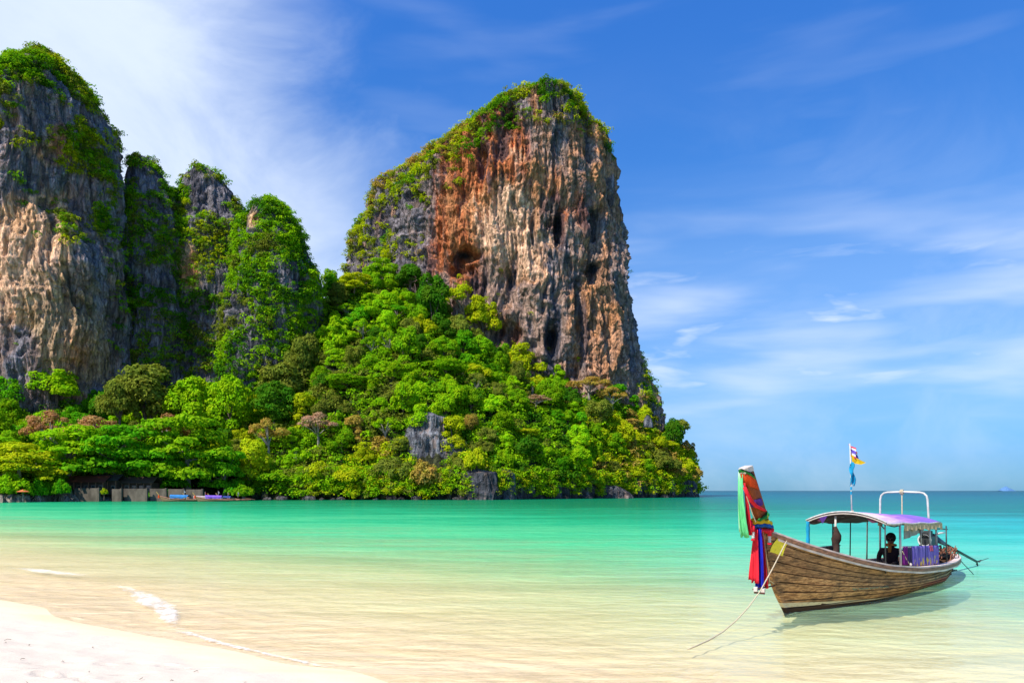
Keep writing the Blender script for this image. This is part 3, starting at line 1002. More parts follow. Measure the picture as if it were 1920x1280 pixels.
hand = [
    # px, top, width, Y, kind, seed, colour, label
    (35, 826, 150, 176, 'umbrella', 0, G_YEL, 'yellow green spreading tree at the left edge of the shore'),
    (-40, 812, 170, 186, 'umbrella', 1, G_BRIGHT, 'spreading shore tree cut off by the left edge of the picture'),
    (130, 800, 170, 188, 'umbrella', 2, G_BRIGHT, 'wide layered tree over the left end of the shore wall'),
    (215, 793, 190, 192, 'umbrella', 0, G_EMER, 'wide fresh green layered tree over the middle of the shore wall'),
    (352, 775, 190, 202, 'umbrella', 1, G_MID, 'tallest flat topped tree behind the moored boats'),
    (300, 840, 120, 197, 'umbrella', 2, G_EMER, 'low spreading tree right behind the blue covered moored boat'),
    (420, 840, 100, 203, 'umbrella', 2, G_EMER, 'small layered tree right of the tallest flat topped tree'),
    (95, 762, 100, 205, 'sparse', 0, G_BROWN, 'bare brownish tree crown above the left shore trees'),
    (175, 772, 120, 203, 'sparse', 1, G_BROWN, 'wide tan flowering crown just above the wall trees'),
    (312, 768, 110, 212, 'sparse', 0, G_BROWN, 'reddish brown domed crown behind the flat topped tree'),
    (596, 768, 80, 222, 'sparse', 1, G_PINK, 'pinkish bare crown in the green at the foot of the slope'),
    (503, 778, 75, 218, 'sparse', 0, G_TAN, 'yellow tinged sparse crown left of the pinkish bare crown'),
    (1006, 738, 62, 262, 'sparse', 1, G_PINK, 'brownish pink bare crown high on the headland slope'),
    (1105, 702, 90, 288, 'sparse', 0, G_TAN, 'tan sparse crown at the foot of the big cliff'),
    (1148, 722, 60, 286, 'sparse', 1, G_TAN, 'smaller tan crown right of the one under the big cliff'),
    (105, 682, 120, 236, 'dome', 0, G_BRIGHT, 'bright green leafy tree below the tan foot of left cliff'),
    (10, 704, 80, 232, 'ball', 0, G_EMER, 'round fresh green tree low against the left cliff'),
    (225, 690, 95, 226, 'dome', 1, G_OLIVE, 'olive tree at the right foot of left cliff'),
    (275, 676, 100, 232, 'tall', 0, G_OLIVE, 'tall olive tree with dark trunk shadow below the valley'),
    (370, 692, 120, 236, 'dome', 2, G_BRIGHT, 'bright lime tree under the grey ridge'),
    (432, 700, 90, 234, 'ball', 1, G_BRIGHT, 'round bright tree right of the lime tree under the ridge'),
    (540, 668, 110, 246, 'dome', 0, G_OLIVE, 'broad olive brown tree at the foot of the green dome'),
    (566, 613, 74, 252, 'dome', 1, G_OLIVE, 'lone umbrella shaped olive tree standing high beside the dark gap'),
    (515, 712, 90, 232, 'ball', 0, G_DARK, 'dark round tree in front of the olive brown tree'),
    (650, 700, 95, 240, 'ball', 1, G_MID, 'round clipped looking green tree in mid slope'),
    (835, 672, 95, 250, 'ball', 0, G_MID, 'large dark round tree on the upper slope'),
    (665, 512, 80, 286, 'umbrella', 1, G_YEL, 'yellow green tree in the saddle left of big cliff'),
    (770, 488, 75, 296, 'dome', 2, G_DARK, 'dark tree on the crest against the cliff foot'),
    (715, 482, 80, 300, 'umbrella', 0, G_MID, 'flat topped tree on the crest against the cliff foot'),
    (870, 528, 85, 292, 'sparse', 1, G_YEL, 'yellowish tree with pale trunk on the crest under the red cave'),
    (905, 552, 70, 290, 'dome', 0, G_YEL, 'yellow green tree beside the orange cliff foot'),
    (592, 858, 80, 212, 'bush', 0, G_YEL, 'bright lime shrub drooping over the water'),
    (650, 866, 90, 213, 'bush', 1, G_YEL, 'yellow lime shrub right of the drooping shrub at the waterline'),
    (530, 876, 90, 211, 'bush', 0, G_MID, 'green shrub at the waterline near the moored boats'),
    (790, 858, 90, 214, 'bush', 1, G_TAN, 'tan and pink shrub below the grey outcrop'),
    (735, 850, 80, 215, 'bush', 0, G_OLIVE, 'olive shrub left of the tan and pink shrub'),
    (895, 832, 60, 216, 'bush', 1, G_YEL, 'yellow green shrub over the rock face'),
    (1300, 872, 40, 305, 'bush', 0, G_TAN, 'orange brown shrub on the headland tip'),
    (1250, 822, 56, 300, 'dome', 1, G_YEL, 'yellow green tree near the headland tip'),
    (1262, 782, 44, 304, 'ball', 1, G_DARK, 'dark round tree on the shoulder near the headland tip'),
    (1030, 835, 90, 252, 'dome', 2, G_BRIGHT, 'bright green tree hanging over the dark undercut shore'),
    (980, 800, 80, 246, 'dome', 0, G_YEL, 'yellow green tree above the rock buttress'),
]
for i, h in enumerate(hand):
    cat = 'shrub' if h[4] == 'bush' else 'tree'
    nm = 'shrub' if h[4] == 'bush' else {'umbrella': 'spreading_tree', 'sparse': 'bare_tree'}.get(h[4], 'tree')
    put_tree(h[0], h[1], h[2], h[3], h[4], h[5], h[6], h[7], nm, rz=i * 1.3, cat=cat)

taken = [(((h[0] - 960) / F * h[3]), h[3], h[2] / F * h[3] * 0.33) for h in hand]
rng = np.random.default_rng(21)
MARKS = [(805, 800, 'smooth grey outcrop'), (852, 830, 'broken grey outcrop'), (893, 890, 'rock face at the waterline'), (945, 890, 'narrow rock buttress'),
         (1010, 905, 'dark undercut rock'), (1120, 908, 'long rock ledge'), (1268, 900, 'headland tip rock'), (1215, 788, 'little grey slope rock'),
         (125, 690, 'foot of the left cliff'), (900, 560, 'orange foot of the big cliff'), (990, 650, 'middle foot of the big cliff'), (1190, 740, 'right foot of the big cliff'),
         (590, 660, 'dark gap beside the dome'), (370, 925, 'moored boats'), (160, 925, 'shore wall'), (665, 530, 'saddle left of the big cliff'),
         (650, 725, 'round clipped tree'), (835, 700, 'large dark slope tree'), (1006, 755, 'brownish pink bare crown'), (596, 790, 'pinkish bare crown'),
         (1105, 722, 'tan sparse crown'), (566, 630, 'lone olive tree'), (512, 740, 'dark round tree'), (595, 890, 'drooping lime shrub'), (770, 505, 'dark crest tree'),
         (312, 785, 'reddish brown domed crown'), (503, 798, 'yellow tinged sparse crown'), (1262, 800, 'dark round shoulder tree'), (1030, 860, 'tree over the undercut shore'), (740, 880, 'olive waterline shrub')]
used_labels = set()


def tree_label(px, py, size, cn, kl, noun='tree'):
    ms = sorted(MARKS, key=lambda m: (m[0] - px) ** 2 + (m[1] - py) ** 2)
    for szw in ('', size + ' '):
        for m in ms[:4]:
            dx_, dy_ = px - m[0], py - m[1]
            d = 'above' if abs(dy_) > abs(dx_) * 2 and dy_ < 0 else 'below' if abs(dy_) > abs(dx_) * 2 else ('up to the left of' if dx_ < 0 and dy_ < -abs(dx_) * .5 else 'down to the left of' if dx_ < 0 and dy_ > abs(dx_) * .5 else 'left of' if dx_ < 0 else 'up to the right of' if dy_ < -abs(dx_) * .5 else 'down to the right of' if dy_ > abs(dx_) * .5 else 'right of')
            near = 'just ' if dx_ ** 2 + dy_ ** 2 < 50 ** 2 else ''
            l = f'{szw}{cn} {kl} {noun} {near}{d} the {m[2]}'
            if l not in used_labels and len(l.split()) <= 16:
                used_labels.add(l)
                return l
    return f'{cn} {kl} {noun} lost among many alike on the jungle slope'


KLAB = {'dome': 'lobed', 'ball': 'round', 'tall': 'tall', 'sparse': 'thin crowned', 'umbrella': 'flat topped'}
n_tree, tries = 0, 0
picks = []
while len(picks) < 252 and tries < 40000:
    tries += 1
    px = rng.uniform(-60, 1296)
    ys = np.interp(px, TCOL[:, 0], TCOL[:, 1]); yt = np.interp(px, TCOL[:, 0], TCOL[:, 5])
    Y = rng.uniform(ys + (3.0 if px > 820 or px < 440 else 2.0), yt + 6)
    if px < 470 and Y < ys + 14:
        continue
    if 760 < px < 850 and Y < 226:
        continue
    if rng.random() > Y / 330:
        continue
    x = (px - 960) / F * Y
    w = 7.0 + 8.5 * rng.random() ** 1.4 * (0.8 if px > 1150 else 1)
    r = w * 0.32
    if any((x - a) ** 2 + (Y - b) ** 2 < (r + c) ** 2 for a, b, c in taken):
        continue
    taken.append((x, Y, r))
    picks.append((px, x, Y, w))
for (px, x, Y, w) in picks:
    gz = float(tz([px], np.array([Y]))[0])
    tt = rng.random()
    if px > 1090 and gz < 34:
        colr, cn = [(G_YEL, 'yellow green'), (G_TAN, 'tan'), (G_OLIVE, 'olive'), (G_MID, 'green')][rng.choice(4, p=[.42, .2, .2, .18])]
    elif 660 < px < 900 and gz < 22:
        colr, cn = [(G_YEL, 'yellow green'), (G_TAN, 'tan'), (G_OLIVE, 'olive'), (G_BRIGHT, 'bright green')][rng.choice(4, p=[.3, .15, .25, .3])]
    else:
        colr, cn = [(G_BRIGHT, 'bright green'), (G_MID, 'green'), (G_DARK, 'dark green'), (G_YEL, 'yellow green'), (G_OLIVE, 'olive'), (G_EMER, 'fresh green')][rng.choice(6, p=[.30, .24, .12, .12, .10, .12])]
    kind = ['dome', 'ball', 'tall', 'umbrella', 'sparse'][rng.choice(5, p=[.66, .09, .17, .03, .05])]
    wn = {'dome': 10.6, 'ball': 9.6, 'umbrella': 11.0, 'tall': 6.6, 'sparse': 9.5}[kind]
    s = w / wn * (0.75 if kind == 'tall' else 1)
    hs = s * rng.uniform(0.95, 1.35)
    zone = 'trees of the thicket below the left cliff' if px < 560 else ('trees of the slope left of the grey outcrop' if px < 805 else 'trees of the headland slope')
    jit = 1 + rng.normal() * 0.12
    py = HOR - F * (gz + 4 * hs - CAMZ) / Y
    lb = tree_label(px, py, 'big' if w > 10.5 else ('small' if w < 8 else 'medium'), cn, KLAB[kind])
    tree('tree', lb, (x, Y, gz - 3.0 * hs), kind, int(rng.integers(7 if kind == 'dome' else 3)), tuple(min(1, c * jit) for c in colr), (s * rng.uniform(0.85, 1.2), s, hs), rng.uniform(0, 6.28), zone)

# --- small plants nobody could count: one object per place
BUSH = []
for k in range(7):
    r_ = np.random.default_rng(500 + k)
    L = [(r_.normal() * 0.5, r_.normal() * 0.5, r_.normal() * 0.25, r_.uniform(0.35, 0.65), 0.8) for _ in range(7)]
    C, N = lobes_points(L, 170, r_, up=0.5)
    BUSH.append(quads(C, N, 0.17, r_))


def plant_mass(name, label, pts, sizes, cols, seed):
    r_ = np.random.default_rng(seed)
    VV, FF, CC, off = [], [], [], 0
    for p, s, c in zip(pts, sizes, cols):
        V, Fq = BUSH[r_.integers(len(BUSH))]
        a = r_.uniform(0, 2 * PI)
        R = np.array([[math.cos(a), -math.sin(a), 0], [math.sin(a), math.cos(a), 0], [0, 0, 1]])
        sc = np.array([1, 1, r_.uniform(0.7, 1.25)]) * s
        W = (V * sc) @ R.T + p
        VV.append(W); FF.append(Fq + off); off += len(W)
        CC.append(np.tile(c, (len(W), 1)) * r_.uniform(0.8, 1.2, (len(W) // 4, 1)).repeat(4, 0))
    me = np_mesh(name, np.vstack(VV), np.vstack(FF), np.clip(np.vstack(CC), 0.005, 1))
    o = link(name, me, None, LEAFC)
    tag(o, label, 'vegetation', kind='stuff')


def cover(data, prob_fn, n, smin, smax, pal, seed, name, label):
    V, N, vx, vy = data
    r_ = np.random.default_rng(seed)
    front = (N[:, 1] < 0.45)
    patch = fbm(V + seed * 3.1, (0.09, 0.09, 0.09), 3)
    p = prob_fn(vx, vy, N, patch) * front
    p = np.clip(p, 0, None)
    idx = r_.choice(len(V), n, p=p / p.sum())
    pts = V[idx] + N[idx] * 0.3
    sz = r_.uniform(smin, smax, n) * r_.uniform(0.7, 1.0, n)
    pk = r_.choice(len(pal), n)
    hue = fbm(V[idx] + 200, (0.06, 0.06, 0.06), 2)
    pk = np.clip(((hue + 0.6) / 1.2 * len(pal) + r_.normal(size=n) * 0.8).astype(int), 0, len(pal) - 1)
    cols = [np.array(pal[k]) for k in pk]
    plant_mass(name, label, pts, sz, cols, seed + 1)


def p_big(x, y, N, patch):
    lx = np.interp(y, [150, 185, 205, 225, 245, 262, 292, 322, 345, 380, 420, 480, 560], [962, 905, 882, 862, 836, 806, 772, 742, 706, 684, 670, 652, 646])
    capy = np.interp(x, [640, 700, 760, 820, 880, 940, 1000, 1060, 1110, 1150], [460, 430, 380, 330, 285, 225, 200, 205, 225, 240])
    p = sstep(capy - y + 60 * patch, -30, 25) * (0.35 + sstep(N[:, 2], 0.0, 0.6))
    p += 0.5 * sstep(patch, 0.3, 0.6) * (y < 480) * (x < 830)
    p += 0.9 * sstep(patch, 0.0, 0.4) * blob(x, y, 900, 560, 50, 40) + 0.8 * blob(x, y, 1215, 740, 16, 60) + 0.01 * sstep(N[:, 2], 0.3, 0.6)
    p += 0.6 * blob(x, y, 700, 470, 60, 30)
    return p


PAL_CLIFF = [G_DARK, G_MID, G_OLIVE, G_YEL, G_YEL, G_OLIVE, G_TAN]
cover(big, p_big, 2300, 1.0, 2.6, PAL_CLIFF, 31, 'cliff_plants', 'yellow green scrub covering the top and left shoulder of the big cliff')


def p_left(x, y, N, patch):
    p = sstep(150 - y + 80 * patch, -30, 40) * (0.4 + sstep(N[:, 2], 0, 0.5))
    p += 1.0 * sstep(x - 118 + 50 * patch, 0, 30) * sstep(470 - y, 0, 80) * sstep(patch, -0.35, 0.15)
    p += 0.8 * blob(x, y, 60, 300, 40, 60) * sstep(patch, -0.1, 0.3) + 0.5 * sstep(270 - y, 0, 60) * sstep(patch, 0.0, 0.3)
    p += 0.25 * blob(x, y, 225, 480, 20, 120) + 0.02 * sstep(N[:, 2], 0.2, 0.6)
    return p


cover(left, p_left, 1900, 0.9, 2.2, [G_DARK, G_MID, G_MID, G_OLIVE, G_YEL], 32, 'cliff_plants', 'green tufts hanging on the top and right side of the left cliff')


def p_A(x, y, N, patch):
    return (1 - 0.9 * np.clip(1.2 * blob(x, y, 272, 345, 22, 38), 0, 1)) * (sstep(y - 320 + 50 * patch, -10, 50) * sstep(patch, -0.5, 0.1) + blob(x, y, 248, 295, 12, 14) * 2 + blob(x, y, 300, 320, 14, 18) + .05)


def p_B(x, y, N, patch):
    return sstep(y - 425 + 50 * patch, -10, 40) * sstep(patch, -0.5, 0.0) * (1 - 0.93 * np.clip(blob(x, y, 352, 510, 34, 55) + blob(x, y, 405, 545, 22, 30), 0, 1)) \
        + blob(x, y, 372, 314, 7, 6) + 2 * blob(x, y, 418, 330, 12, 10) + 1.5 * blob(x, y, 445, 380, 14, 20) + 1.2 * blob(x, y, 335, 370, 14, 50) + .01


def p_C(x, y, N, patch):
    return (sstep(patch, -0.55, -0.05) * 0.9 + 0.1) * (1 - 0.9 * np.clip(blob(x, y, 474, 412, 18, 28) + blob(x, y, 585, 640, 16, 60) + blob(x, y, 475, 660, 26, 70), 0, 1))


cover(spA, p_A, 1500, 1.0, 2.4, [G_DARK, G_MID, G_OLIVE, G_MID], 33, 'ridge_plants', 'dark green plants clinging to the small spire')
cover(spB, p_B, 2100, 1.0, 2.6, [G_DARK, G_MID, G_OLIVE, G_YEL, G_MID], 34, 'ridge_plants', 'dense green plants on ledges of the blunt grey spire')
cover(spD, lambda x, y, N, patch: sstep(patch, -0.6, 0.1) + 0.1, 1300, 1.2, 3.0, [G_DARK, G_MID, G_OLIVE, G_BRIGHT], 36, 'ridge_plants', 'bushy green plants filling the saddle between the grey spires')
cover(spC, p_C, 2400, 1.0, 2.6, [G_DARK, G_MID, G_BRIGHT, G_MID, G_OLIVE], 35, 'ridge_plants', 'thick green plants hanging over the overgrown dome')

# creepers hanging down the shore bank almost to the water
r_ = np.random.default_rng(61)
px = r_.uniform(560, 1302, 1500)
ys = np.interp(px, TCOL[:, 0], TCOL[:, 1]); dz_ = r_.random(len(px))
pt_ = np.stack([px / 18, dz_ * 0, px * 0], 1)
ok = fbm(pt_, octv=3) + r_.normal(size=len(px)) * 0.15 - (px > 960) * 0.1 > -0.25 + 0.3 * (dz_ < 0.35)
px, ys, dz_ = px[ok], ys[ok], dz_[ok]
Yb = ys - 1.2 + dz_ * 3.2
pts = np.stack([(px - 960) / F * Yb, Yb, 1.3 + dz_ * 7.5], 1)
pl_ = [G_YEL, G_MID, G_BRIGHT, G_OLIVE, G_BRIGHT, G_YEL]
plant_mass('hanging_creepers', 'creepers and shrubs hanging down the shore bank of the headland', pts, r_.uniform(0.8, 1.9, len(pts)), [np.array(pl_[k]) for k in r_.integers(0, 6, len(pts))], 62)

# undergrowth over the hillside, thick enough to hide the soil
r_ = np.random.default_rng(44)
n = 7500
px = r_.uniform(-80, 1308, n)
ys = np.interp(px, TCOL[:, 0], TCOL[:, 1]); yt = np.interp(px, TCOL[:, 0], TCOL[:, 5])
Y = ys + 1.5 + (yt + 8 - ys) * r_.random(n) ** 1.15
z = tz(px, Y)
ok = (z > 1.5) & ~((px < 460) & (Y < ys + 9)) & ~((px > 770) & (px < 838) & (Y < 227))
ok &= ~((px > 850) & (Y < ys + 2.2) & (r_.random(n) < 0.6))
px, Y, z = px[ok], Y[ok], z[ok]
pts = np.stack([(px - 960) / F * Y, Y, z + 0.3], 1)
h = fbm(pts, (0.07, 0.07, 0.07), 3)
pal = [G_DARK, G_MID, G_MID, G_BRIGHT, G_OLIVE]
palr = [G_MID, G_YEL, G_BRIGHT, G_YEL, G_YEL, G_TAN]
cols = []
for k in range(len(pts)):
    pp = palr if (px[k] > 1080 and z[k] < 32) or (660 < px[k] < 900 and z[k] < 18) else pal
    cols.append(np.array(pp[int(np.clip((h[k] + 0.6) / 1.2 * len(pp) + r_.normal() * 0.8, 0, len(pp) - 1))]))
plant_mass('undergrowth', 'tangled green undergrowth between the trees of the hillside', pts, r_.uniform(1.2, 2.9, len(pts)), cols, 45)
#PART3
# ------------------------------------------------------------------ long wooden boat
HEAD = math.atan2(0.69, 0.72)
BX, BY = 5.88, 16.0
AX = (math.cos(HEAD), math.sin(HEAD))


def hull_curves():
    g_x = [-0.98, -0.6, 0.0, 0.8, 1.86, 3.1, 4.9, 6.75, 8.5, 10.0, 10.9, 11.4]
    g_b = [0.06, 0.16, 0.34, 0.55, 0.78, 0.98, 1.10, 1.05, 0.86, 0.55, 0.27, 0.03]
    g_z = [1.80, 1.68, 1.50, 1.30, 1.07, 0.86, 0.69, 0.61, 0.58, 0.56, 0.57, 0.58]
    w_x = [0.0, 1.1, 3.0, 4.9, 7.3, 9.0, 9.9]
    w_b = [0.03, 0.33, 0.63, 0.74, 0.67, 0.36, 0.02]
    return g_x, g_b, g_z, w_x, w_b


GX, GB, GZ, WX, WB = hull_curves()


def sm(x, xs, ys):
    """smooth table lookup"""
    x = np.asarray(x, float)
    e = 0.25
    return sum(np.interp(x + d, xs, ys) for d in (-e, -e / 2, 0, e / 2, e)) / 5 if True else 0


def hull_pt(t, v, side=-1, off=0.0):
    """t 0 bow..1 stern, v 0 gunwale..1 keel; side -1 is the one turned to the beach"""
    gx = -0.98 + 12.38 * t
    gb, gz = float(sm(gx, GX, GB)), float(sm(gx, GX, GZ))
    if t < 0.02:
        gb = 0.06 + (gb - 0.06) * t / 0.02
    if t > 0.985:
        gb *= max(0.0, (1 - t) / 0.015)
    wx = 0.0 + 9.9 * t
    wb = float(np.interp(wx, WX, WB))
    ux = -0.72 + 11.5 * t
    ub, uz = wb + (gb - wb) * 0.66, gz * 0.48
    kx, kz = 0.12 + 8.9 * t, -0.10 - 0.26 * math.sin(PI * min(1, t * 1.3 + 0.02)) ** 1
    kb = 0.03
    nodes = (0.0, 0.40, 0.80, 1.0)
    pts = ((gx, gb, gz), (ux, ub, uz), (wx, wb, 0.0), (kx, kb, kz))
    out = [0, 0, 0]
    for i in range(4):
        w = 1.0
        for j in range(4):
            if j != i:
                w *= (v - nodes[j]) / (nodes[i] - nodes[j])
        for k in range(3):
            out[k] += w * pts[i][k]
    return (out[0], side * (max(out[1], 0.0) + off), out[2])


def boat_px(p):
    X = BX + AX[0] * p[0] - AX[1] * p[1]
    Y = BY + AX[1] * p[0] + AX[0] * p[1]
    return 960 + F * X / Y, HOR - F * (p[2] - CAMZ) / Y


WOOD = bpy.data.materials.new('weathered_planks')
WOOD.use_nodes = True
q = NG(WOOD.node_tree)
b = q.n['Principled BSDF']
o_ = q.node('ShaderNodeTexCoord').outputs['Object']
x, y, z = q.xyz(o_)
oi = q.node('ShaderNodeObjectInfo').outputs['Random']
grain = q.noise(q.scale(o_, (1.2, 6, 14)), 2.5, 6, 0.7, 0.4)
blot = q.noise(q.scale(o_, (0.8, 1, 1.6)), 1.8, 5, 0.65, 0.5)
scr = q.noise(q.scale(o_, (1.5, 3, 9)), 6.0, 4, 0.75)
c = q.mix(q.smooth(grain, 0.34, 0.66), (0.15, 0.058, 0.020), (0.76, 0.39, 0.16))
c = q.mix(q.smooth(blot, 0.45, 0.68, 0, 0.75), c, (0.045, 0.028, 0.018))
c = q.mix(q.smooth(scr, 0.60, 0.72, 0, 0.55), c, (0.50, 0.40, 0.26))
c = q.mix(q.m('MULTIPLY', q.smooth(x, -0.3, 1.0, 1, 0.15), q.smooth(blot, 0.5, 0.35, 0, 0.5)), c, (0.24, 0.09, 0.035))
c = q.mix(q.m('MULTIPLY', q.smooth(x, 4.5, 8.5), q.smooth(grain, 0.7, 0.4, 0.2, 0.6)), c, (0.20, 0.20, 0.11))
c = q.mix(q.smooth(oi, 0.0, 1.0, 0.0, 0.45), c, (0.11, 0.055, 0.022))
# faded red paint low down aft
c = q.mix(q.m('MULTIPLY', q.m('MULTIPLY', q.smooth(x, 5.2, 6.0), q.smooth(x, 8.6, 7.6)), q.m('MULTIPLY', q.smooth(z, 0.10, 0.14), q.smooth(z, 0.26, 0.20))), c, (0.30, 0.07, 0.04))
# cream stripe and dark bottom paint
top_ = q.m('SUBTRACT', 0.215, q.m('MULTIPLY', x, 0.048))
bot_ = q.m('SUBTRACT', 0.115, q.m('MULTIPLY', x, 0.026))
inst = q.m('MULTIPLY', q.smooth(q.m('SUBTRACT', top_, z), -0.008, 0.008), q.smooth(q.m('SUBTRACT', z, bot_), -0.008, 0.008))
inst = q.m('MULTIPLY', inst, q.smooth(scr, 0.66, 0.52, 0.25, 1.0))
under = q.smooth(q.m('SUBTRACT', bot_, z), -0.006, 0.010)
c = q.mix(inst, c, (0.60, 0.50, 0.33))
c = q.mix(under, c, (0.040, 0.018, 0.012))
q.l.new(c, b.inputs['Base Color'])
b.inputs['Roughness'].default_value = 0.75
b.inputs['Specular IOR Level'].default_value = 0.25
q.l.new(q.bump(q.m('ADD', grain, q.m('MULTIPLY', scr, 0.5)), 0.6, 0.012), b.inputs['Normal'])

M_INNER = mat('inner_wood', (0.11, 0.055, 0.026), 0.8, vary=0.5, nscale=3, stretch=(1, 4, 4))
M_RAIL = mat('rail_wood', (0.33, 0.15, 0.08), 0.6, vary=0.6, nscale=4, stretch=(0.6, 6, 6), bump=0.3)
M_PALE = mat('pale_trim_paint', (0.80, 0.62, 0.54), 0.6, vary=0.4, nscale=3, stretch=(0.6, 3, 3))
M_PROW = mat('prow_red_brown', (0.30, 0.070, 0.018), 0.6, vary=0.35, nscale=3, stretch=(4, 4, 1), spec=0.12)
M_WHITE = mat('white_paint', (0.60, 0.52, 0.46), 0.6, vary=0.2)
M_POST = mat('pole_paint', (0.55, 0.50, 0.44), 0.55, vary=0.55, nscale=5, stretch=(1, 1, 0.4))
M_STEEL = mat('white_tube', (0.58, 0.56, 0.52), 0.4, vary=0.35, nscale=3)
M_DARK = mat('dark_metal', (0.025, 0.028, 0.03), 0.45, vary=0.4, spec=0.5)
M_BLACK = mat('black_cloth', (0.012, 0.011, 0.014), 0.9, vary=0.3)
M_ROPE = mat('rope', (0.60, 0.50, 0.34), 0.9, vary=0.4, nscale=40)
M_SKIN = mat('skin', (0.20, 0.10, 0.06), 0.6, vary=0.1)


def cloth(name, col, vary=0.35, trans=0.25):
    return mat('cloth_' + name, col, 0.85, vary=vary, nscale=4, stretch=(3, 3, 0.6), bump=0.3, bdist=0.02, spec=0.1, trans=trans)


C_GREEN = cloth('mint', (0.18, 0.80, 0.34)); C_RED = cloth('red', (0.80, 0.03, 0.05)); C_BLUE = cloth('blue', (0.02, 0.03, 0.55))
C_ORANGE = cloth('orange', (0.88, 0.10, 0.02)); C_PURP = cloth('purple', (0.13, 0.05, 0.30)); C_YEL = cloth('yellow', (0.75, 0.50, 0.02))
C_CYAN = cloth('cyan', (0.02, 0.36, 0.62)); C_WHITE = cloth('white', (0.75, 0.72, 0.70)); C_DGREEN = cloth('leafgreen', (0.03, 0.30, 0.06))
C_PALEG = cloth('pale_mint', (0.5, 0.9, 0.6)); C_PINK = cloth('pink', (0.62, 0.12, 0.22)); C_CREAM = cloth('cream', (0.66, 0.50, 0.30))

boat = empty('longtail_boat', (BX, BY, 0), HEAD)
tag(boat, 'weathered wooden longtail boat with scarf draped prow and purple canopy moored in the shallows', 'boat')

# hull: inner shell with lapped planks as parts
sh = MB()
for s in (-1, 1):
    sh.sheet(lambda i, j: hull_pt(i, j, s, -0.035), 60, 22)
hull = sh.build('hull', M_INNER, boat, smooth=True)
NST = 11
for s in (-1, 1):
    for k in range(NST):
        pk = MB()
        v0, v1 = k / NST, (k + 1) / NST
        v0 = v0 + 0.011

        def plank_fn(i, j):
            v = v0 + (v1 - v0) * min(max((j - 0.12) / 0.76, 0), 1)
            lap = 0.0 if (j <= 0.001 or j >= 0.999) else (0.008 + 0.022 * (1 - (j - 0.12) / 0.76))
            return hull_pt(i, v, s, -0.03 if j in (0, 1) else lap)
        rows = [0, 0.12, 0.5, 0.88, 1]
        vs = [plank_fn(i / 69, rows[j]) for j in range(5) for i in range(70)]
        pk.add(vs, [tuple(f) if s < 0 else tuple(f)[::-1] for f in grid_faces(70, 5)])
        pk.build('plank', WOOD, hull)

# stem timber and raised prow post
def stem_pt(z):
    return float(np.interp(z, [-0.45, 0, 0.40, 0.82, 1.2, 1.68, 2.2, 2.93, 3.12], [0.30, 0.0, -0.38, -0.70, -0.87, -1.06, -1.36, -1.80, -1.90]))


def stem_mesh(zs, wid, th, front=0.05):
    m = MB(); v = []
    for z in zs:
        x0 = stem_pt(z) - front
        w_ = wid(z); t_ = th(z)
        v += [(x0, -t_ * 0.35, z), (x0 + w_ * 0.3, -t_ / 2, z + w_ * 0.1), (x0 + w_, -t_ / 2, z + w_ * 0.25), (x0 + w_, t_ / 2, z + w_ * 0.25), (x0 + w_ * 0.3, t_ / 2, z + w_ * 0.1), (x0, t_ * 0.35, z)]
    f = []
    for i in range(len(zs) - 1):
        for k in range(6):
            f.append((i * 6 + k, i * 6 + (k + 1) % 6, (i + 1) * 6 + (k + 1) % 6, (i + 1) * 6 + k))
    n = len(zs) - 1
    f += [(5, 4, 3, 2, 1, 0), tuple(n * 6 + k for k in range(6))]
    return m.add(v, f)


stem_mesh(np.linspace(-0.12, 1.72, 20), lambda z: 0.17, lambda z: 0.13).build('stem', WOOD, boat)
stem_mesh(np.linspace(1.70, 2.92, 14), lambda z: 0.33 - 0.03 * (z - 1.7), lambda z: 0.17).build('prow_post', M_PROW, boat, bevel=0.01)
stem_mesh(np.linspace(2.924, 3.03, 4), lambda z: 0.30, lambda z: 0.18).build('prow_tip', M_WHITE, boat, bevel=0.01)

# gunwale timbers
def rail_sheet(s, off0, off1, dz0, dz1, t0=0.0, t1=1.0, n=70):
    m = MB(); v = []
    for i in range(n):
        t = t0 + (t1 - t0) * i / (n - 1)
        x, y, z = hull_pt(t, 0, s, 0)
        y = abs(y)
        for (o, d) in ((off0, dz0), (off1, dz0), (off1, dz1), (off0, dz1)):
            v.append((x, s * max(y + o, 0.0), z + d))
    f = []
    for i in range(n - 1):
        for k in range(4):
            f.append((i * 4 + k, i * 4 + (k + 1) % 4, (i + 1) * 4 + (k + 1) % 4, (i + 1) * 4 + k))
    f += [(3, 2, 1, 0), tuple((n - 1) * 4 + k for k in range(4))]
    return m.add(v, f)


for s in (-1, 1):
    rail_sheet(s, 0.018, 0.075, -0.10, -0.02).build('rub_rail', M_RAIL, boat)
    rail_sheet(s, -0.10, 0.06, -0.017, 0.018).build('gunwale', M_PALE if s < 0 else M_RAIL, boat)
    rail_sheet(s, 0.020, 0.060, -0.150, -0.104, 0.02, 1.0).build('trim_strip', M_PALE, boat)
    rail_sheet(s, -0.17, -0.105, -0.10, 0.005, 0.05, 0.97).build('inner_rail', M_RAIL, boat)

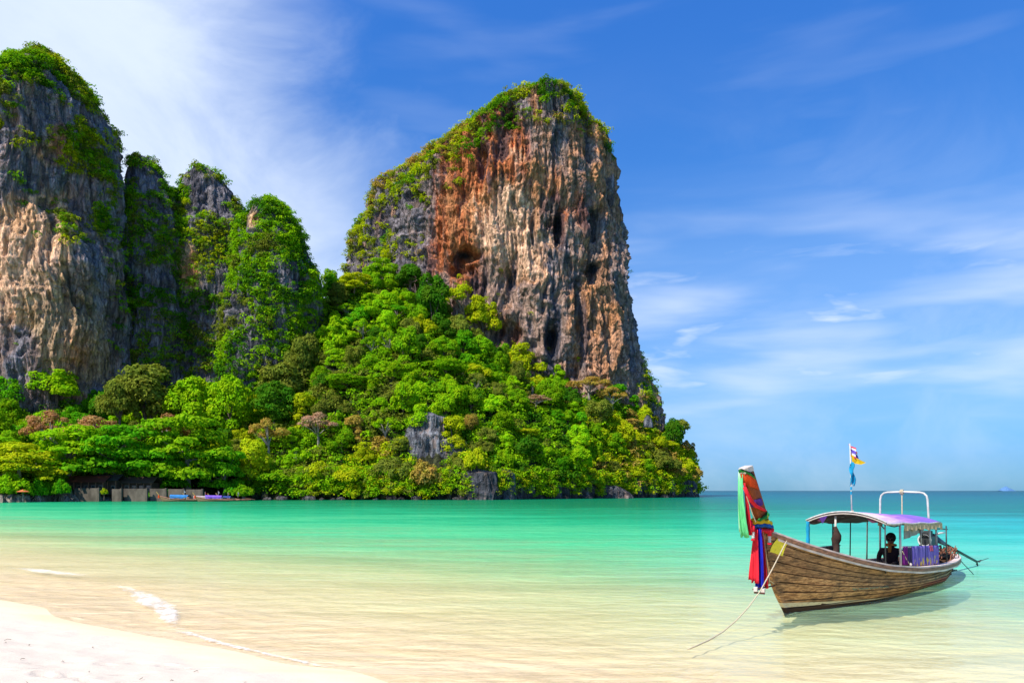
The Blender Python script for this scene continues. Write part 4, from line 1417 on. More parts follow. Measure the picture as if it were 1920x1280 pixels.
# frames inside, floor, decks, thwarts
for k in range(12):
    t = 0.12 + k * 0.068
    for s in (-1, 1):
        pts = [hull_pt(t, v, s, -0.075) for v in (0.02, 0.2, 0.4, 0.6, 0.78)]
        MB().tube(pts, 0.03, 4).build('rib', M_INNER, boat)
fl = MB()
fl.sheet(lambda i, j: (0.9 + 8.6 * i, (j * 2 - 1) * min(0.5 + 0 * i, 0.85 * abs(hull_pt(0.12 + 0.72 * i, 0.62, 1)[1])), 0.12), 24, 5)
fl.build('floor', M_INNER, boat, solid=0.03)
for k in range(7):
    t0, t1 = 0.03 + k * 0.019, 0.03 + (k + 1) * 0.019 - 0.002
    m = MB(); v = []
    for t in (t0, t1):
        x, y, z = hull_pt(t, 0, 1)
        for yy in (-1, 1):
            v.append((x, yy * max(y - 0.09, 0.02), z - 0.05))
    m.add(v, [(0, 1, 3, 2)]).build('deck_board', M_RAIL, boat, solid=0.03)
for xx in (2.4, 3.3, 4.2, 5.1, 6.0):
    t = (xx + 0.98) / 12.38
    yb = abs(hull_pt(t, 0.2, 1)[1]) - 0.06
    MB().box((xx, 0, 0.44), (0.28, 2 * yb, 0.04)).build('bench', M_RAIL, boat, bevel=0.008)
# far side seat back
m = MB()
for k in range(9):
    xx = 3.15 + k * 0.21
    m.box((xx, 0.93, 0.99), (0.17, 0.03, 0.26))
m.build('seat_back', mat('maroon_board', (0.07, 0.02, 0.018), 0.6, vary=0.5), boat)
MB().tube([(3.0, 0.93, 1.15), (5.1, 0.98, 1.12)], 0.022, 6).build('seat_rail', M_POST, boat)
# stern transom boards and coaming
MB().box((9.9, 0, 0.56), (0.7, 0.75, 0.05)).build('stern_deck', M_RAIL, boat, bevel=0.01)
MB().tube([(10.0, -0.32, 0.64), (10.45, 0.0, 0.68), (10.0, 0.32, 0.64)], 0.05, 6).build('stern_rail', M_PALE, boat, smooth=True)

# ---- canopy
CX0, CX1 = 3.05, 6.85


def can_z(x, y):
    u = (x - CX0) / (CX1 - CX0)
    return 2.06 - 0.15 * u - (0.22 - 0.06 * u) * (y / 0.93) ** 2 + 0.012 * math.sin(x * 5.0)


def canopy_fn(dz, hem=0.0):
    def fn(i, j):
        x = CX0 + (CX1 - CX0) * i
        y = -0.97 + 1.94 * j
        z = can_z(x, y) + dz - 0.02 * math.sin(i * PI * 4) ** 2
        return (x, y, z)
    return fn


MC = bpy.data.materials.new('canopy_cloth')
MC.use_nodes = True
q = NG(MC.node_tree); b = q.n['Principled BSDF']
o_ = q.node('ShaderNodeTexCoord').outputs['Object']
x, y, z = q.xyz(o_)
n = q.noise(q.scale(o_, (1.0, 2.5, 2)), 2.0, 4, 0.6, 0.5)
f = q.m('ADD', q.smooth(x, 3.2, 6.2), q.m('MULTIPLY', q.m('SUBTRACT', n, 0.5), 1.1))
c = q.ramp(f, [(0.0, (0.58, 0.46, 0.58)), (0.18, (0.50, 0.32, 0.56)), (0.42, (0.44, 0.20, 0.56)), (0.7, (0.28, 0.13, 0.58)), (1.0, (0.20, 0.10, 0.55))])
q.l.new(c, b.inputs['Base Color']); b.inputs['Roughness'].default_value = 0.8
q.l.new(q.bump(q.noise(o_, 7, 4, 0.6), 0.5, 0.03), b.inputs['Normal'])
MB().sheet(canopy_fn(0.02), 40, 20).build('canopy', MC, boat, smooth=True, solid=0.012)
lin = MB().sheet(canopy_fn(-0.045), 40, 20)
lin.build('canopy_lining', mat('lining', (0.085, 0.028, 0.055), 0.9, vary=0.7, nscale=3, stretch=(0.4, 5, 1)), boat, smooth=True)
for k in range(5):
    x = CX0 + (CX1 - CX0) * k / 4
    MB().tube([(x, -0.95 + 1.9 * j / 14, can_z(x, -0.95 + 1.9 * j / 14) - 0.02) for j in range(15)], 0.022, 6).build('canopy_hoop', M_POST if k else M_WHITE, boat, smooth=True)
for yy in (-0.95, -0.5, 0.0, 0.5, 0.95):
    MB().tube([(CX0 + (CX1 - CX0) * k / 8, yy, can_z(CX0 + (CX1 - CX0) * k / 8, yy) - 0.035) for k in range(9)], 0.016, 5).build('canopy_batten', M_POST, boat)
# front hem: pale edge and sagging dark flap
m = MB(); m.sheet(lambda i, j: (CX0 - 0.02 + 0.05 * j, -0.95 + 1.9 * i, can_z(CX0, -0.95 + 1.9 * i) + 0.03 - j * (0.05 + 0.02 * math.sin(i * 40) + 0.10 * max(0, math.sin(i * 3.1 * PI)) ** 2)), 50, 4)
m.build('front_hem', mat('hem', (0.16, 0.05, 0.10), 0.9, vary=0.6, nscale=8), boat)
MB().tube([(CX0 - 0.03, -0.96 + 1.92 * j / 24, can_z(CX0, -0.96 + 1.92 * j / 24) + 0.03) for j in range(25)], 0.018, 6).build('front_edge', C_WHITE, boat, smooth=True)
MB().tube([(CX0 + (CX1 - CX0) * k / 12, -0.975, can_z(CX0 + (CX1 - CX0) * k / 12, -0.975) + 0.01) for k in range(13)], 0.02, 6).build('side_edge', C_WHITE, boat, smooth=True)
MB().add([(3.02, 0.62, 1.93), (3.02, 0.42, 1.98), (3.05, 0.55, 1.78)], [(0, 1, 2)]).build('torn_flap', C_PURP, boat, solid=0.005)
# side valance, ruffled cream cloth
m = MB(); m.sheet(lambda i, j: (4.1 + 2.85 * i, -0.985 + 0.03 * math.sin(i * 60) * j, can_z(min(4.1 + 2.85 * i, 6.85), -0.97) - 0.005 - (0.15 + 0.025 * math.sin(i * 33)) * j), 90, 4)
m.build('valance', C_CREAM, boat, solid=0.004)
m = MB(); m.sheet(lambda i, j: (4.2 + 1.5 * i, -0.94 + 0.02 * math.sin(i * 20), can_z(5, -0.97) - 0.13 - (0.24 - 0.15 * i) * j), 30, 4)
m.build('tarpaulin_flap', mat('tarp', (0.34, 0.32, 0.26), 0.7, vary=0.7, nscale=2.5), boat, solid=0.004)

# posts
def post(x, y, z0, z1, r, mt, name='post', lean=0.0):
    return MB().tube([(x, y, z0), (x + lean, y * 0.985, z1)], [r, r * 0.9], 8).build(name, mt, boat, smooth=True)


def gz_at(x):
    return hull_pt((x + 0.98) / 12.38, 0, 1)[2]


post(3.08, 0.92, gz_at(3.08), can_z(3.08, 0.92) - 0.03, 0.020, M_POST)
post(3.08, -0.92, gz_at(3.08) - 0.2, can_z(3.08, 0.92) - 0.03, 0.018, M_DARK)
post(4.6, 0.97, gz_at(4.6), can_z(4.6, 0.95) - 0.03, 0.022, M_DARK)
post(5.7, 0.95, gz_at(5.7), can_z(5.7, 0.93) - 0.03, 0.018, M_DARK)
post(3.9, -0.97, gz_at(3.9), can_z(3.9, 0.95) - 0.03, 0.030, M_POST)
post(6.68, -0.93, gz_at(6.68), can_z(6.68, 0.95) - 0.03, 0.026, M_POST)
post(5.35, -0.97, 1.15, can_z(5.35, 0.95) - 0.05, 0.020, M_POST)
post(6.05, -0.96, 1.10, can_z(6.0, 0.95) - 0.05, 0.028, M_POST)
post(6.75, 0.90, gz_at(6.7), can_z(6.75, 0.92) - 0.03, 0.022, M_POST)
post(7.9, -0.82, gz_at(7.9), 1.62, 0.020, M_DARK)
# blue cloth wrapped on the far front post
w = MB(); w.tube([(3.06, 0.93, 1.02 + 0.09 * k) for k in range(10)], [0.045 + 0.010 * math.sin(k * 2.1) for k in range(10)], 8)
w.build('post_wrap', C_CYAN, boat, smooth=True)
# middle post with a dark jacket bundled on it
post(3.15, 0.28, 0.12, can_z(3.15, 0.28) - 0.03, 0.028, M_POST)
w = MB(); zz = np.linspace(0.55, 1.72, 12); rr = [0.12, 0.125, 0.10, 0.09, 0.085, 0.08, 0.075, 0.085, 0.12, 0.10, 0.06, 0.04]
w.tube([(3.17 + 0.02 * math.sin(k), 0.27 + 0.02 * math.cos(k * 1.7), z) for k, z in enumerate(zz)], rr, 9)
w.build('hanging_cover', mat('brown_cloth', (0.055, 0.028, 0.02), 0.9, vary=0.5), boat, smooth=True)

# white tube arch aft of the canopy
arch = []
for (y, z) in ((0.62, 0.55), (0.62, 1.2), (0.62, 1.9), (0.615, 2.35), (0.59, 2.46), (0.52, 2.53), (0.42, 2.555), (0, 2.57), (-0.42, 2.555), (-0.52, 2.53), (-0.59, 2.46), (-0.615, 2.35), (-0.64, 1.9), (-0.68, 1.2), (-0.70, 0.55)):
    arch.append((6.98, y, z))
ar = MB().tube(arch, 0.028, 10).build('tube_arch', M_STEEL, boat, smooth=True)
MB().tube([(6.98, 0.04, 2.53), (6.97, 0.03, 1.9)], 0.018, 6).build('arch_stay', M_ROPE, ar)
kn = MB()
for k in range(3):
    kn.tube([(6.98 + 0.06 * math.cos(a), 0.04 + 0.03 * (k - 1), 2.565 + 0.06 * math.sin(a)) for a in np.linspace(0, 2 * PI, 9)], 0.016, 5)
kn.build('lashing', M_ROPE, ar)
kn = MB()
for k in range(6):
    kn.tube([(6.98 + 0.055 * math.cos(a), 0.62 + 0.055 * math.sin(a), 1.62 + 0.035 * k) for a in np.linspace(0, 2 * PI, 9)], 0.017, 5)
kn.build('lashing', M_ROPE, ar)
MB().tube([(6.98, 0.6, 1.62), (5.9, 0.1, 1.55)], 0.018, 6).build('crossbar', M_DARK, boat)

# side rail with hanging cloths
MB().tube([(3.9, -0.985, 1.24), (6.7, -0.945, 1.12)], 0.02, 6).build('side_rail', M_STEEL, boat)


def hang(name, x0, x1, mt, drop, seed, y=-0.99):
    r = random.Random(seed)
    a, b2 = r.uniform(0, 6), r.uniform(25, 40)
    m = MB()

    def fn(i, j):
        x = x0 + (x1 - x0) * i
        zr = 1.24 - 0.12 * (x - 3.9) / 2.8
        wv = 0.018 * math.sin(a + i * (x1 - x0) * b2) * (0.4 + j)
        return (x + 0.01 * math.sin(j * 5 + a), y - 0.012 + wv, zr + 0.025 - drop * j + (0.012 * math.sin(i * 9 + a) if j > 0.95 else 0))
    m.sheet(fn, max(12, int((x1 - x0) * 34)), 8)
    return m.build(name, mt, boat, smooth=True, solid=0.006)


MCU = bpy.data.materials.new('curtain_cloth')
MCU.use_nodes = True
q = NG(MCU.node_tree); b = q.n['Principled BSDF']
o_ = q.node('ShaderNodeTexCoord').outputs['Object']
x, y, z = q.xyz(o_)
st = q.noise(q.scale(o_, (5, 1, 0.25)), 2.6, 3, 0.7)
c = q.ramp(st, [(0.25, (0.035, 0.03, 0.11)), (0.45, (0.09, 0.055, 0.30)), (0.6, (0.20, 0.13, 0.45)), (0.8, (0.05, 0.06, 0.24))])
pat = q.m('MULTIPLY', q.smooth(z, 0.93, 0.84), q.smooth(q.noise(q.scale(o_, (4, 1, 1.5)), 3.0, 2, 0.5), 0.5, 0.6))
c = q.mix(pat, c, (0.60, 0.42, 0.06))
q.l.new(c, b.inputs['Base Color']); b.inputs['Roughness'].default_value = 0.85
hang('hung_cloth', 3.95, 4.30, cloth('violet', (0.20, 0.02, 0.20)), 0.46, 1)
hang('hung_cloth', 4.28, 4.62, mat('dark_violet_cloth', (0.05, 0.03, 0.10), 0.9, vary=0.5), 0.46, 2, -0.975)
hang('hung_cloth', 4.60, 5.55, MCU, 0.50, 3)
hang('hung_cloth', 5.50, 6.60, MCU, 0.50, 4, -0.985)
hang('hung_cloth', 5.85, 6.12, C_PINK, 0.14, 5, -1.0)
MB().tube([(3.93, -1.0, 1.14), (4.18, -1.01, 0.93), (4.42, -1.01, 0.78)], 0.013, 5).build('rope_end', M_ROPE, boat)
MB().ball((4.42, -1.02, 0.79), 0.04, 8, 6).build('knot', M_WHITE, boat, smooth=True)
# dark bag on the gunwale
m = MB().ball((3.0, -0.62, 0.82), 0.18, 10, 7, (1.9, 1, 0.65)).build('dark_bag', M_BLACK, boat, smooth=True)

# ---- engine and tail shaft
eng = MB().box((8.9, -0.05, 1.12), (0.62, 0.34, 0.30)).box((8.7, -0.05, 1.34), (0.34, 0.26, 0.16)).box((9.25, -0.05, 1.05), (0.22, 0.22, 0.20))
eng = eng.build('engine', M_DARK, boat, bevel=0.02)
MB().tube([(8.9, -0.22, 1.3), (8.9, -0.36, 1.36), (9.2, -0.38, 1.36)], 0.03, 7).build('exhaust', M_STEEL, eng, smooth=True)
m = MB()
for k in range(18):
    a, a2 = 2 * PI * k / 18, 2 * PI * (k + 1) / 18
    m.tube([(8.55, -0.05 + 0.17 * math.cos(a), 1.15 + 0.17 * math.sin(a)), (8.55, -0.05 + 0.17 * math.cos(a2), 1.15 + 0.17 * math.sin(a2))], 0.022, 5)
m.build('flywheel', M_STEEL, eng)
MB().tube([(8.5, -0.05, 1.25), (7.6, -0.15, 1.50), (7.1, -0.2, 1.47)], [0.025, 0.022, 0.02], 6).build('tiller', M_DARK, eng)
MB().box((9.2, 0.0, 1.47), (1.2, 0.62, 0.03), ry=0.06).build('engine_cover', mat('green_board', (0.06, 0.11, 0.09), 0.6, vary=0.5), boat)
MB().tube([(9.35, -0.03, 1.22), (9.9, -0.02, 1.08), (10.6, 0, 0.93)], [0.10, 0.085, 0.055], 8).build('shaft_housing', mat('blue_grey_paint', (0.03, 0.05, 0.13), 0.5), boat, smooth=True)
sf = MB().tube([(10.5, 0, 0.95), (14.15, 0.04, 0.15)], [0.05, 0.042], 8).build('tail_shaft', mat('dark_green_paint', (0.015, 0.04, 0.032), 0.5, vary=0.4), boat, smooth=True)
m = MB()
for k in range(3):
    a = 2 * PI * k / 3 + 0.4
    m.add([(14.2, 0.04, 0.13), (14.18, 0.04 + 0.05 * math.cos(a - 0.5), 0.13 + 0.05 * math.sin(a - 0.5)), (14.25, 0.04 + 0.16 * math.cos(a), 0.13 + 0.16 * math.sin(a)), (14.22, 0.04 + 0.08 * math.cos(a + 0.7), 0.13 + 0.08 * math.sin(a + 0.7))], [(0, 1, 2, 3)])
m.build('propeller', M_DARK, sf, solid=0.012)
MB().tube([(14.1, 0.04, 0.16), (14.6, 0.1, 0.12), (15.1, -0.08, 0.22)], [0.014, 0.012, 0.01], 5).build('skeg_rod', M_DARK, sf)
MB().tube([(9.75, -0.16, 0.6), (9.8, -0.1, 0.95)], 0.035, 6).tube([(9.75, 0.16, 0.6), (9.8, 0.08, 0.95)], 0.035, 6).build('shaft_cradle', M_RAIL, boat)
# coiled rope and net at the stern
m = MB(); rr_ = random.Random(5)
for k in range(26):
    a0 = rr_.uniform(0, 6.28); R_ = rr_.uniform(0.09, 0.22); cx_, cy_ = rr_.uniform(9.0, 9.9), rr_.uniform(-0.5, -0.15)
    cz_ = rr_.uniform(0.62, 0.86)
    m.tube([(cx_ + R_ * math.cos(a0 + t), cy_ + R_ * 0.7 * math.sin(a0 + t), cz_ + 0.10 * math.sin(2 * t + a0)) for t in np.linspace(0, 4.6, 9)], 0.014, 4)
m.build('rope_heap', mat('red_brown_rope', (0.30, 0.12, 0.07), 0.9, vary=0.5, nscale=20), boat)
MB().ball((9.4, -0.32, 0.66), 0.2, 9, 6, (1.6, 0.9, 0.6)).build('dark_bundle', M_BLACK, boat, smooth=True)
MB().tube([(10.6, -0.30, 0.62), (10.75, -0.46, 0.35), (10.95, -0.62, 0.1), (11.2, -0.66, -0.05)], 0.012, 5).build('stern_rope', M_DARK, boat, smooth=True)
st_ = MB().box((10.25, -0.30, 0.16), (0.42, 0.16, 0.04)).tube([(10.1, -0.25, 0.5), (10.15, -0.28, 0.18)], 0.015, 5).tube([(10.4, -0.22, 0.5), (10.38, -0.28, 0.18)], 0.015, 5)
st_.build('stern_step', M_DARK, boat)
MB().ball((9.5, -0.34, 0.18), 0.10, 9, 6, (1.2, 0.5, 1.0)).build('red_fender', mat('fender', (0.25, 0.03, 0.03), 0.6), boat, smooth=True)

# ---- flags above the canopy
pole = MB().tube([(4.0, 0.22, can_z(4.0, 0.2) - 0.05), (4.0, 0.24, 2.7), (4.0, 0.27, 3.80)], [0.018, 0.014, 0.011], 7).build('flag_pole', M_STEEL, boat, smooth=True)
FM = bpy.data.materials.new('striped_flag')
FM.use_nodes = True
q = NG(FM.node_tree); b = q.n['Principled BSDF']
a_ = q.node('ShaderNodeAttribute'); a_.attribute_name = 'Col'
q.l.new(a_.outputs['Color'], b.inputs['Base Color']); b.inputs['Roughness'].default_value = 0.85
# red-white-blue-white-red flag hanging limp and twisted from the top
nu, nv = 19, 14
V, Cc = [], []
bands = [(0.55, 0.02, 0.06)] * 3 + [(0.75, 0.72, 0.72)] * 3 + [(0.10, 0.06, 0.40)] * 6 + [(0.75, 0.72, 0.72)] * 3 + [(0.55, 0.02, 0.06)] * 4
for j in range(nv):
    for i in range(nu):
        u, w_ = i / (nu - 1), j / (nv - 1)
        # u across stripes, w_ away from the pole: the cloth droops so w_ runs mostly downward
        out = -0.03 + 0.25 * w_ + 0.03 * math.sin(4 * w_ + 3 * u) + 0.05 * u
        xx = 4.0 + 0.72 * out + 0.05 * math.sin(9 * w_)
        yy = 0.27 - 0.69 * out + 0.05 * math.sin(9 * w_)
        zz = 3.78 - 0.27 * u - 0.20 * w_
        V.append((xx, yy, zz)); Cc.append(bands[i])
me = np_mesh('national_flag', np.array(V), grid_faces(nu, nv), np.array(Cc))
o = link('national_flag', me, pole, FM, True); md = o.modifiers.new('s', 'SOLIDIFY'); md.thickness = 0.006
m = MB(); m.add([(4.0, 0.24, 3.52), (4.02, 0.22, 3.30), (4.14, 0.05, 3.26), (4.25, -0.03, 3.31), (4.11, 0.10, 3.40)], [(0, 1, 2, 3, 4)])
m.build('yellow_pennant', C_YEL, pole, solid=0.006)
m = MB()
m.sheet(lambda i, j: (4.0 + (0.03 + 0.055 * math.sin(j * 3.0)) * (i * 2 - 1) + 0.02 * math.sin(9 * j), 0.23 + 0.04 * math.sin(6 * i + 7 * j) - 0.04 * i, 3.30 - 0.56 * j - 0.03 * math.sin(i * 9)), 9, 14)
m.build('cyan_ribbon', C_CYAN, pole, smooth=True, solid=0.006)
for k, zc in enumerate((2.62, 2.5)):
    MB().tube([(4.0, 0.24, zc), (4.0, 0.24, zc + 0.08)], 0.022, 6).build('pole_wrap', C_CYAN, pole)
MB().tube([(3.96, 0.22, can_z(4, 0.2) + 0.02), (4.04, 0.22, can_z(4, 0.2) + 0.06)], 0.035, 6).build('pole_foot', M_ROPE, pole)


# ---- scarves on the prow
def post_c(z):
    """middle of the prow post at height z"""
    return stem_pt(z) - 0.05 + 0.16


def ring_cloth(name, mt, z0, z1, tilt=0.0, r=(0.22, 0.13), th=0.035, turns=1, lump=0.012, seed=0):
    m = MB(); n = 40 * turns
    rr = random.Random(seed); ph = rr.uniform(0, 6)
    pts = []
    for k in range(n + 1):
        a = 2 * PI * k / 40
        z = z0 + (z1 - z0) * k / n + tilt * math.cos(a)
        pts.append((post_c(z) + r[0] * math.cos(a), r[1] * math.sin(a), z + 0.01 * math.sin(3 * a + ph)))
    m.tube(pts, [th + lump * math.sin(k * 1.3 + ph) for k in range(n + 1)], 7)
    return m.build(name, mt, boat, smooth=True)


def wrap_band(name, mt, za, zb, tilt, seed=0):
    m = MB()

    def fn(i, j):
        a = 2 * PI * i
        z = za + (zb - za) * j + tilt * math.cos(a)
        bul = 1.0 + 0.10 * math.sin(j * PI) + 0.03 * math.sin(5 * a + seed)
        return (post_c(z) + (0.185 * math.cos(a)) * bul + 0.01, 0.108 * math.sin(a) * bul, z)
    m.sheet(fn, 36, 6)
    return m.build(name, mt, boat, smooth=True)


wrap_band('orange_wrap', C_ORANGE, 2.64, 2.88, -0.05)
wrap_band('green_wrap', C_DGREEN, 2.86, 2.93, -0.10)
ring_cloth('black_cord', M_BLACK, 2.93, 2.95, -0.07, (0.18, 0.105), th=0.014, lump=0.002)
wrap_band('purple_wrap', C_PURP, 2.30, 2.44, 0.03)


def streamer(name, mt, top, bot, w0, w1, fold=0.05, nf=2.5, curve=(0, 0, 0), seed=0, parent=None, n=18):
    """a hanging pleated scarf: top and bottom centre points in boat coordinates, width along x"""
    rr = random.Random(seed); ph = rr.uniform(0, 6)
    m = MB()

    def fn(i, j):
        c = [top[k] + (bot[k] - top[k]) * j + curve[k] * math.sin(PI * j) for k in range(3)]
        w = w0 + (w1 - w0) * j
        s = (i - 0.5) * w
        a = ph + i * nf * 2 * PI + j * 2
        # spread across the boat's beam and a little along it
        return (c[0] + s * 0.45 + fold * 0.5 * math.cos(a) * (0.3 + j), c[1] + s * 0.9 + fold * math.sin(a) * (0.3 + j) * 0.6, c[2] + 0.03 * math.sin(a * 0.7) * j)
    m.sheet(fn, n, 14)
    return m.build(name, mt, parent or boat, smooth=True, solid=0.006)


def bpt(px, py, yl):
    """boat coordinates of a point seen at a photo pixel when it lies yl metres off the keel plane"""
    r = (px - 960) / F
    ca, sa = AX
    # X = BX + ca x - sa yl ; Y = BY + sa x + ca yl
    x = (BX - sa * yl - r * (BY + ca * yl)) / (r * sa - ca)
    Y = BY + sa * x + ca * yl
    return (x, yl, CAMZ + (HOR - py) / F * Y)


streamer('mint_scarf', C_GREEN, bpt(1389, 886, 0.05), bpt(1396, 1005, 0.10), 0.15, 0.27, 0.045, 2.5, (-0.05, 0, 0), 1)
streamer('mint_scarf', C_PALEG, bpt(1386, 884, 0.09), bpt(1393, 1000, 0.16), 0.08, 0.20, 0.03, 2.0, (-0.04, 0, 0), 2)
streamer('red_scarf', C_RED, bpt(1396, 905, -0.05), bpt(1405, 1000, 0.02), 0.05, 0.14, 0.03, 2.0, (0.03, 0, 0), 3)
# red sash slung down the side of the post
sa_ = [bpt(a, b_, yy) for a, b_, yy in ((1396, 913, -0.10), (1401, 925, -0.13), (1408, 938, -0.15), (1417, 948, -0.155), (1427, 953, -0.14), (1433, 956, -0.10), (1436, 957, 0.0))]
MB().tube(sa_, [0.05, 0.055, 0.06, 0.06, 0.05, 0.045, 0.03], 8, flat=0.6).build('red_sash', C_RED, boat, smooth=True)
MB().tube([bpt(1400, 930, -0.11), bpt(1410, 960, -0.12), bpt(1417, 978, -0.13)], 0.010, 5).build('prow_string', M_ROPE, boat)
# garlands round the foot of the post
ring_cloth('yellow_garland', C_YEL, 1.93, 1.97, -0.03, (0.25, 0.15), 0.045, 1, 0.010, 1)
ring_cloth('yellow_garland', C_YEL, 2.02, 2.06, 0.06, (0.23, 0.14), 0.030, 1, 0.008, 2)
ring_cloth('green_garland', C_DGREEN, 1.98, 2.10, 0.07, (0.24, 0.14), 0.038, 1, 0.010, 3)
ring_cloth('blue_garland', cloth('sky', (0.02, 0.12, 0.45)), 1.86, 1.89, -0.03, (0.25, 0.15), 0.045, 1, 0.008, 4)
ring_cloth('red_garland', C_RED, 1.78, 1.80, 0.0, (0.24, 0.15), 0.045, 1, 0.010, 5)
for (a, b_, yy) in ((1412, 985, -0.05), (1443, 993, -0.17), (1408, 975, 0.05)):
    p0 = bpt(a, b_, yy); 
    ts = MB().tube([p0, (p0[0], p0[1], p0[2] - 0.12)], [0.03, 0.045], 7)
    ts = ts.build('flower_tassel', C_RED, boat, smooth=True)
    bd = MB()
    for k in range(3):
        bd.ball((p0[0], p0[1], p0[2] - 0.14 - 0.045 * k), 0.034, 7, 5)
    bd.build('white_blossom', C_WHITE, ts, smooth=True)
    MB().ball((p0[0], p0[1], p0[2] - 0.28), 0.05, 8, 5, (1, 1, 0.5)).build('tassel_end', C_RED, ts, smooth=True)
# long scarves hanging to the water
streamer('red_scarf', C_RED, bpt(1417, 992, -0.02), bpt(1413, 1090, 0.02), 0.12, 0.26, 0.04, 2.5, (0, 0, 0), 5)
streamer('blue_scarf', C_BLUE, bpt(1423, 990, -0.06), bpt(1425, 1103, -0.06), 0.12, 0.24, 0.05, 2.5, (0, 0, 0), 6)
streamer('red_scarf', C_RED, bpt(1429, 992, -0.08), bpt(1435, 1100, -0.10), 0.05, 0.15, 0.03, 2.0, (0, 0, 0), 7)
streamer('cream_scarf', C_CREAM, bpt(1430, 994, -0.10), bpt(1440, 1092, -0.14), 0.03, 0.10, 0.02, 1.5, (0.02, 0, 0), 8)
# wooden step hung under the stem
stp = MB().tube([bpt(1412, 1104, -0.1), bpt(1437, 1100, -0.12), bpt(1459, 1096, 0.0)], 0.016, 6).tube([bpt(1414, 1110, -0.14), bpt(1434, 1112, -0.3)], 0.02, 6).build('mooring_step', mat('dark_red_wood', (0.10, 0.03, 0.02), 0.7), boat)
for (a, b_) in ((1417, 1104), (1431, 1107)):
    p0 = bpt(a, b_, -0.16)
    MB().box(p0, (0.10, 0.07, 0.09), rz=0.3).build('white_block', M_WHITE, stp, bevel=0.01)
MB().tube([bpt(1446, 1062, -0.03), bpt(1440, 1085, -0.10), bpt(1449, 1092, -0.06), bpt(1452, 1094, -0.02)], 0.010, 5).build('stem_lashing', M_ROPE, stp)

# ---- painted board on the bow
def on_hull(px, py):
    best = None
    for t in np.linspace(0.0, 0.6, 121):
        for v in np.linspace(0.0, 0.8, 81):
            p = hull_pt(t, v, -1, 0.030)
            a, b_ = boat_px(p)
            d = (a - px) ** 2 + (b_ - py) ** 2
            if best is None or d < best[0]:
                best = (d, t, v)
    return best[1:]


cr = [on_hull(*c) for c in ((1459, 1007), (1481, 1013), (1467, 1041), (1443, 1034))]
MY = bpy.data.materials.new('yellow_board')
MY.use_nodes = True
q = NG(MY.node_tree); b = q.n['Principled BSDF']
o_ = q.node('ShaderNodeTexCoord').outputs['Object']
c = q.mix(q.smooth(q.noise(q.scale(o_, (1, 1, 1)), 16, 4, 0.7), 0.52, 0.66, 0, 0.7), (0.82, 0.66, 0.02), (0.42, 0.34, 0.04))
q.l.new(c, b.inputs['Base Color']); b.inputs['Roughness'].default_value = 0.6
m = MB()


def patch_fn(i, j):
    t = (cr[0][0] * (1 - i) + cr[1][0] * i) * (1 - j) + (cr[3][0] * (1 - i) + cr[2][0] * i) * j
    v = (cr[0][1] * (1 - i) + cr[1][1] * i) * (1 - j) + (cr[3][1] * (1 - i) + cr[2][1] * i) * j
    return hull_pt(t, v, -1, 0.034)


m.sheet(patch_fn, 8, 8)
m.build('yellow_board', MY, boat, solid=0.010)
# faded hand lettering low on the side: a row of worn brush strokes too blurred to read in the photograph
lt0, lt1 = on_hull(1601, 1104), on_hull(1664, 1099)
m = MB(); rr_ = random.Random(9)
k = 0.0
while k < 1.0:
    w_ = rr_.uniform(0.018, 0.030)
    t = lt0[0] + (lt1[0] - lt0[0]) * k; v = lt0[1] + (lt1[1] - lt0[1]) * k
    hgt = rr_.choice((0.035, 0.05, 0.028))
    pts = [hull_pt(t + 0.0015 * math.sin(a * 2.2), v - hgt * 0.5 + hgt * a / 4, -1, 0.026) for a in range(5)]
    m.tube(pts, 0.007, 4)
    if rr_.random() < 0.6:
        m.tube([pts[2], hull_pt(t + 0.003, v + rr_.uniform(-0.01, 0.01), -1, 0.026), hull_pt(t + 0.004, v + 0.02, -1, 0.026)], 0.006, 4)
    k += w_ * rr_.uniform(1.8, 2.6)
_l = m.build('faded_lettering', mat('faded_green_paint', (0.26, 0.33, 0.24), 0.8, vary=0.5, nscale=15), boat); _l['kind'] = 'stuff'

# ---- mooring rope from the gunwale down to the sand
def wpt(px, py, Y):
    return P(px, py, Y)


cl = hull_pt(0.045, 0, -1, 0.03)
clw = (BX + AX[0] * cl[0] - AX[1] * cl[1], BY + AX[1] * cl[0] + AX[0] * cl[1], cl[2])
rp = [clw, wpt(1470, 1023, 15.35), wpt(1447, 1068, 15.05), wpt(1425, 1108, 14.75), wpt(1403, 1138, 14.4), wpt(1380, 1163, 14.0), wpt(1355, 1184, 13.5), wpt(1330, 1199, 13.0), wpt(1308, 1209, 12.55), wpt(1290, 1216, 12.2)]
m = MB().tube(rp, 0.013, 6)
o = m.build('mooring_rope', M_ROPE, None, smooth=True)
tag(o, 'thin pale rope running from the bow of the boat down into the shallow water', 'rope')

# ---- boatman, dark clothes, sitting under the canopy
def skin_figure(name, J, E, root, mt, parent=None):
    me = bpy.data.meshes.new(name)
    me.from_pydata([j[:3] for j in J], E, [])
    o = link(name, me, parent, mt)
    md = o.modifiers.new('k', 'SKIN')
    md.use_smooth_shade = True
    for i, j in enumerate(J):
        sv = me.skin_vertices[0].data[i]
        sv.radius = (j[3], j[4] if len(j) > 4 else j[3])
        sv.use_root = (i == root)
    ss = o.modifiers.new('u', 'SUBSURF'); ss.levels = 1; ss.render_levels = 2
    return o


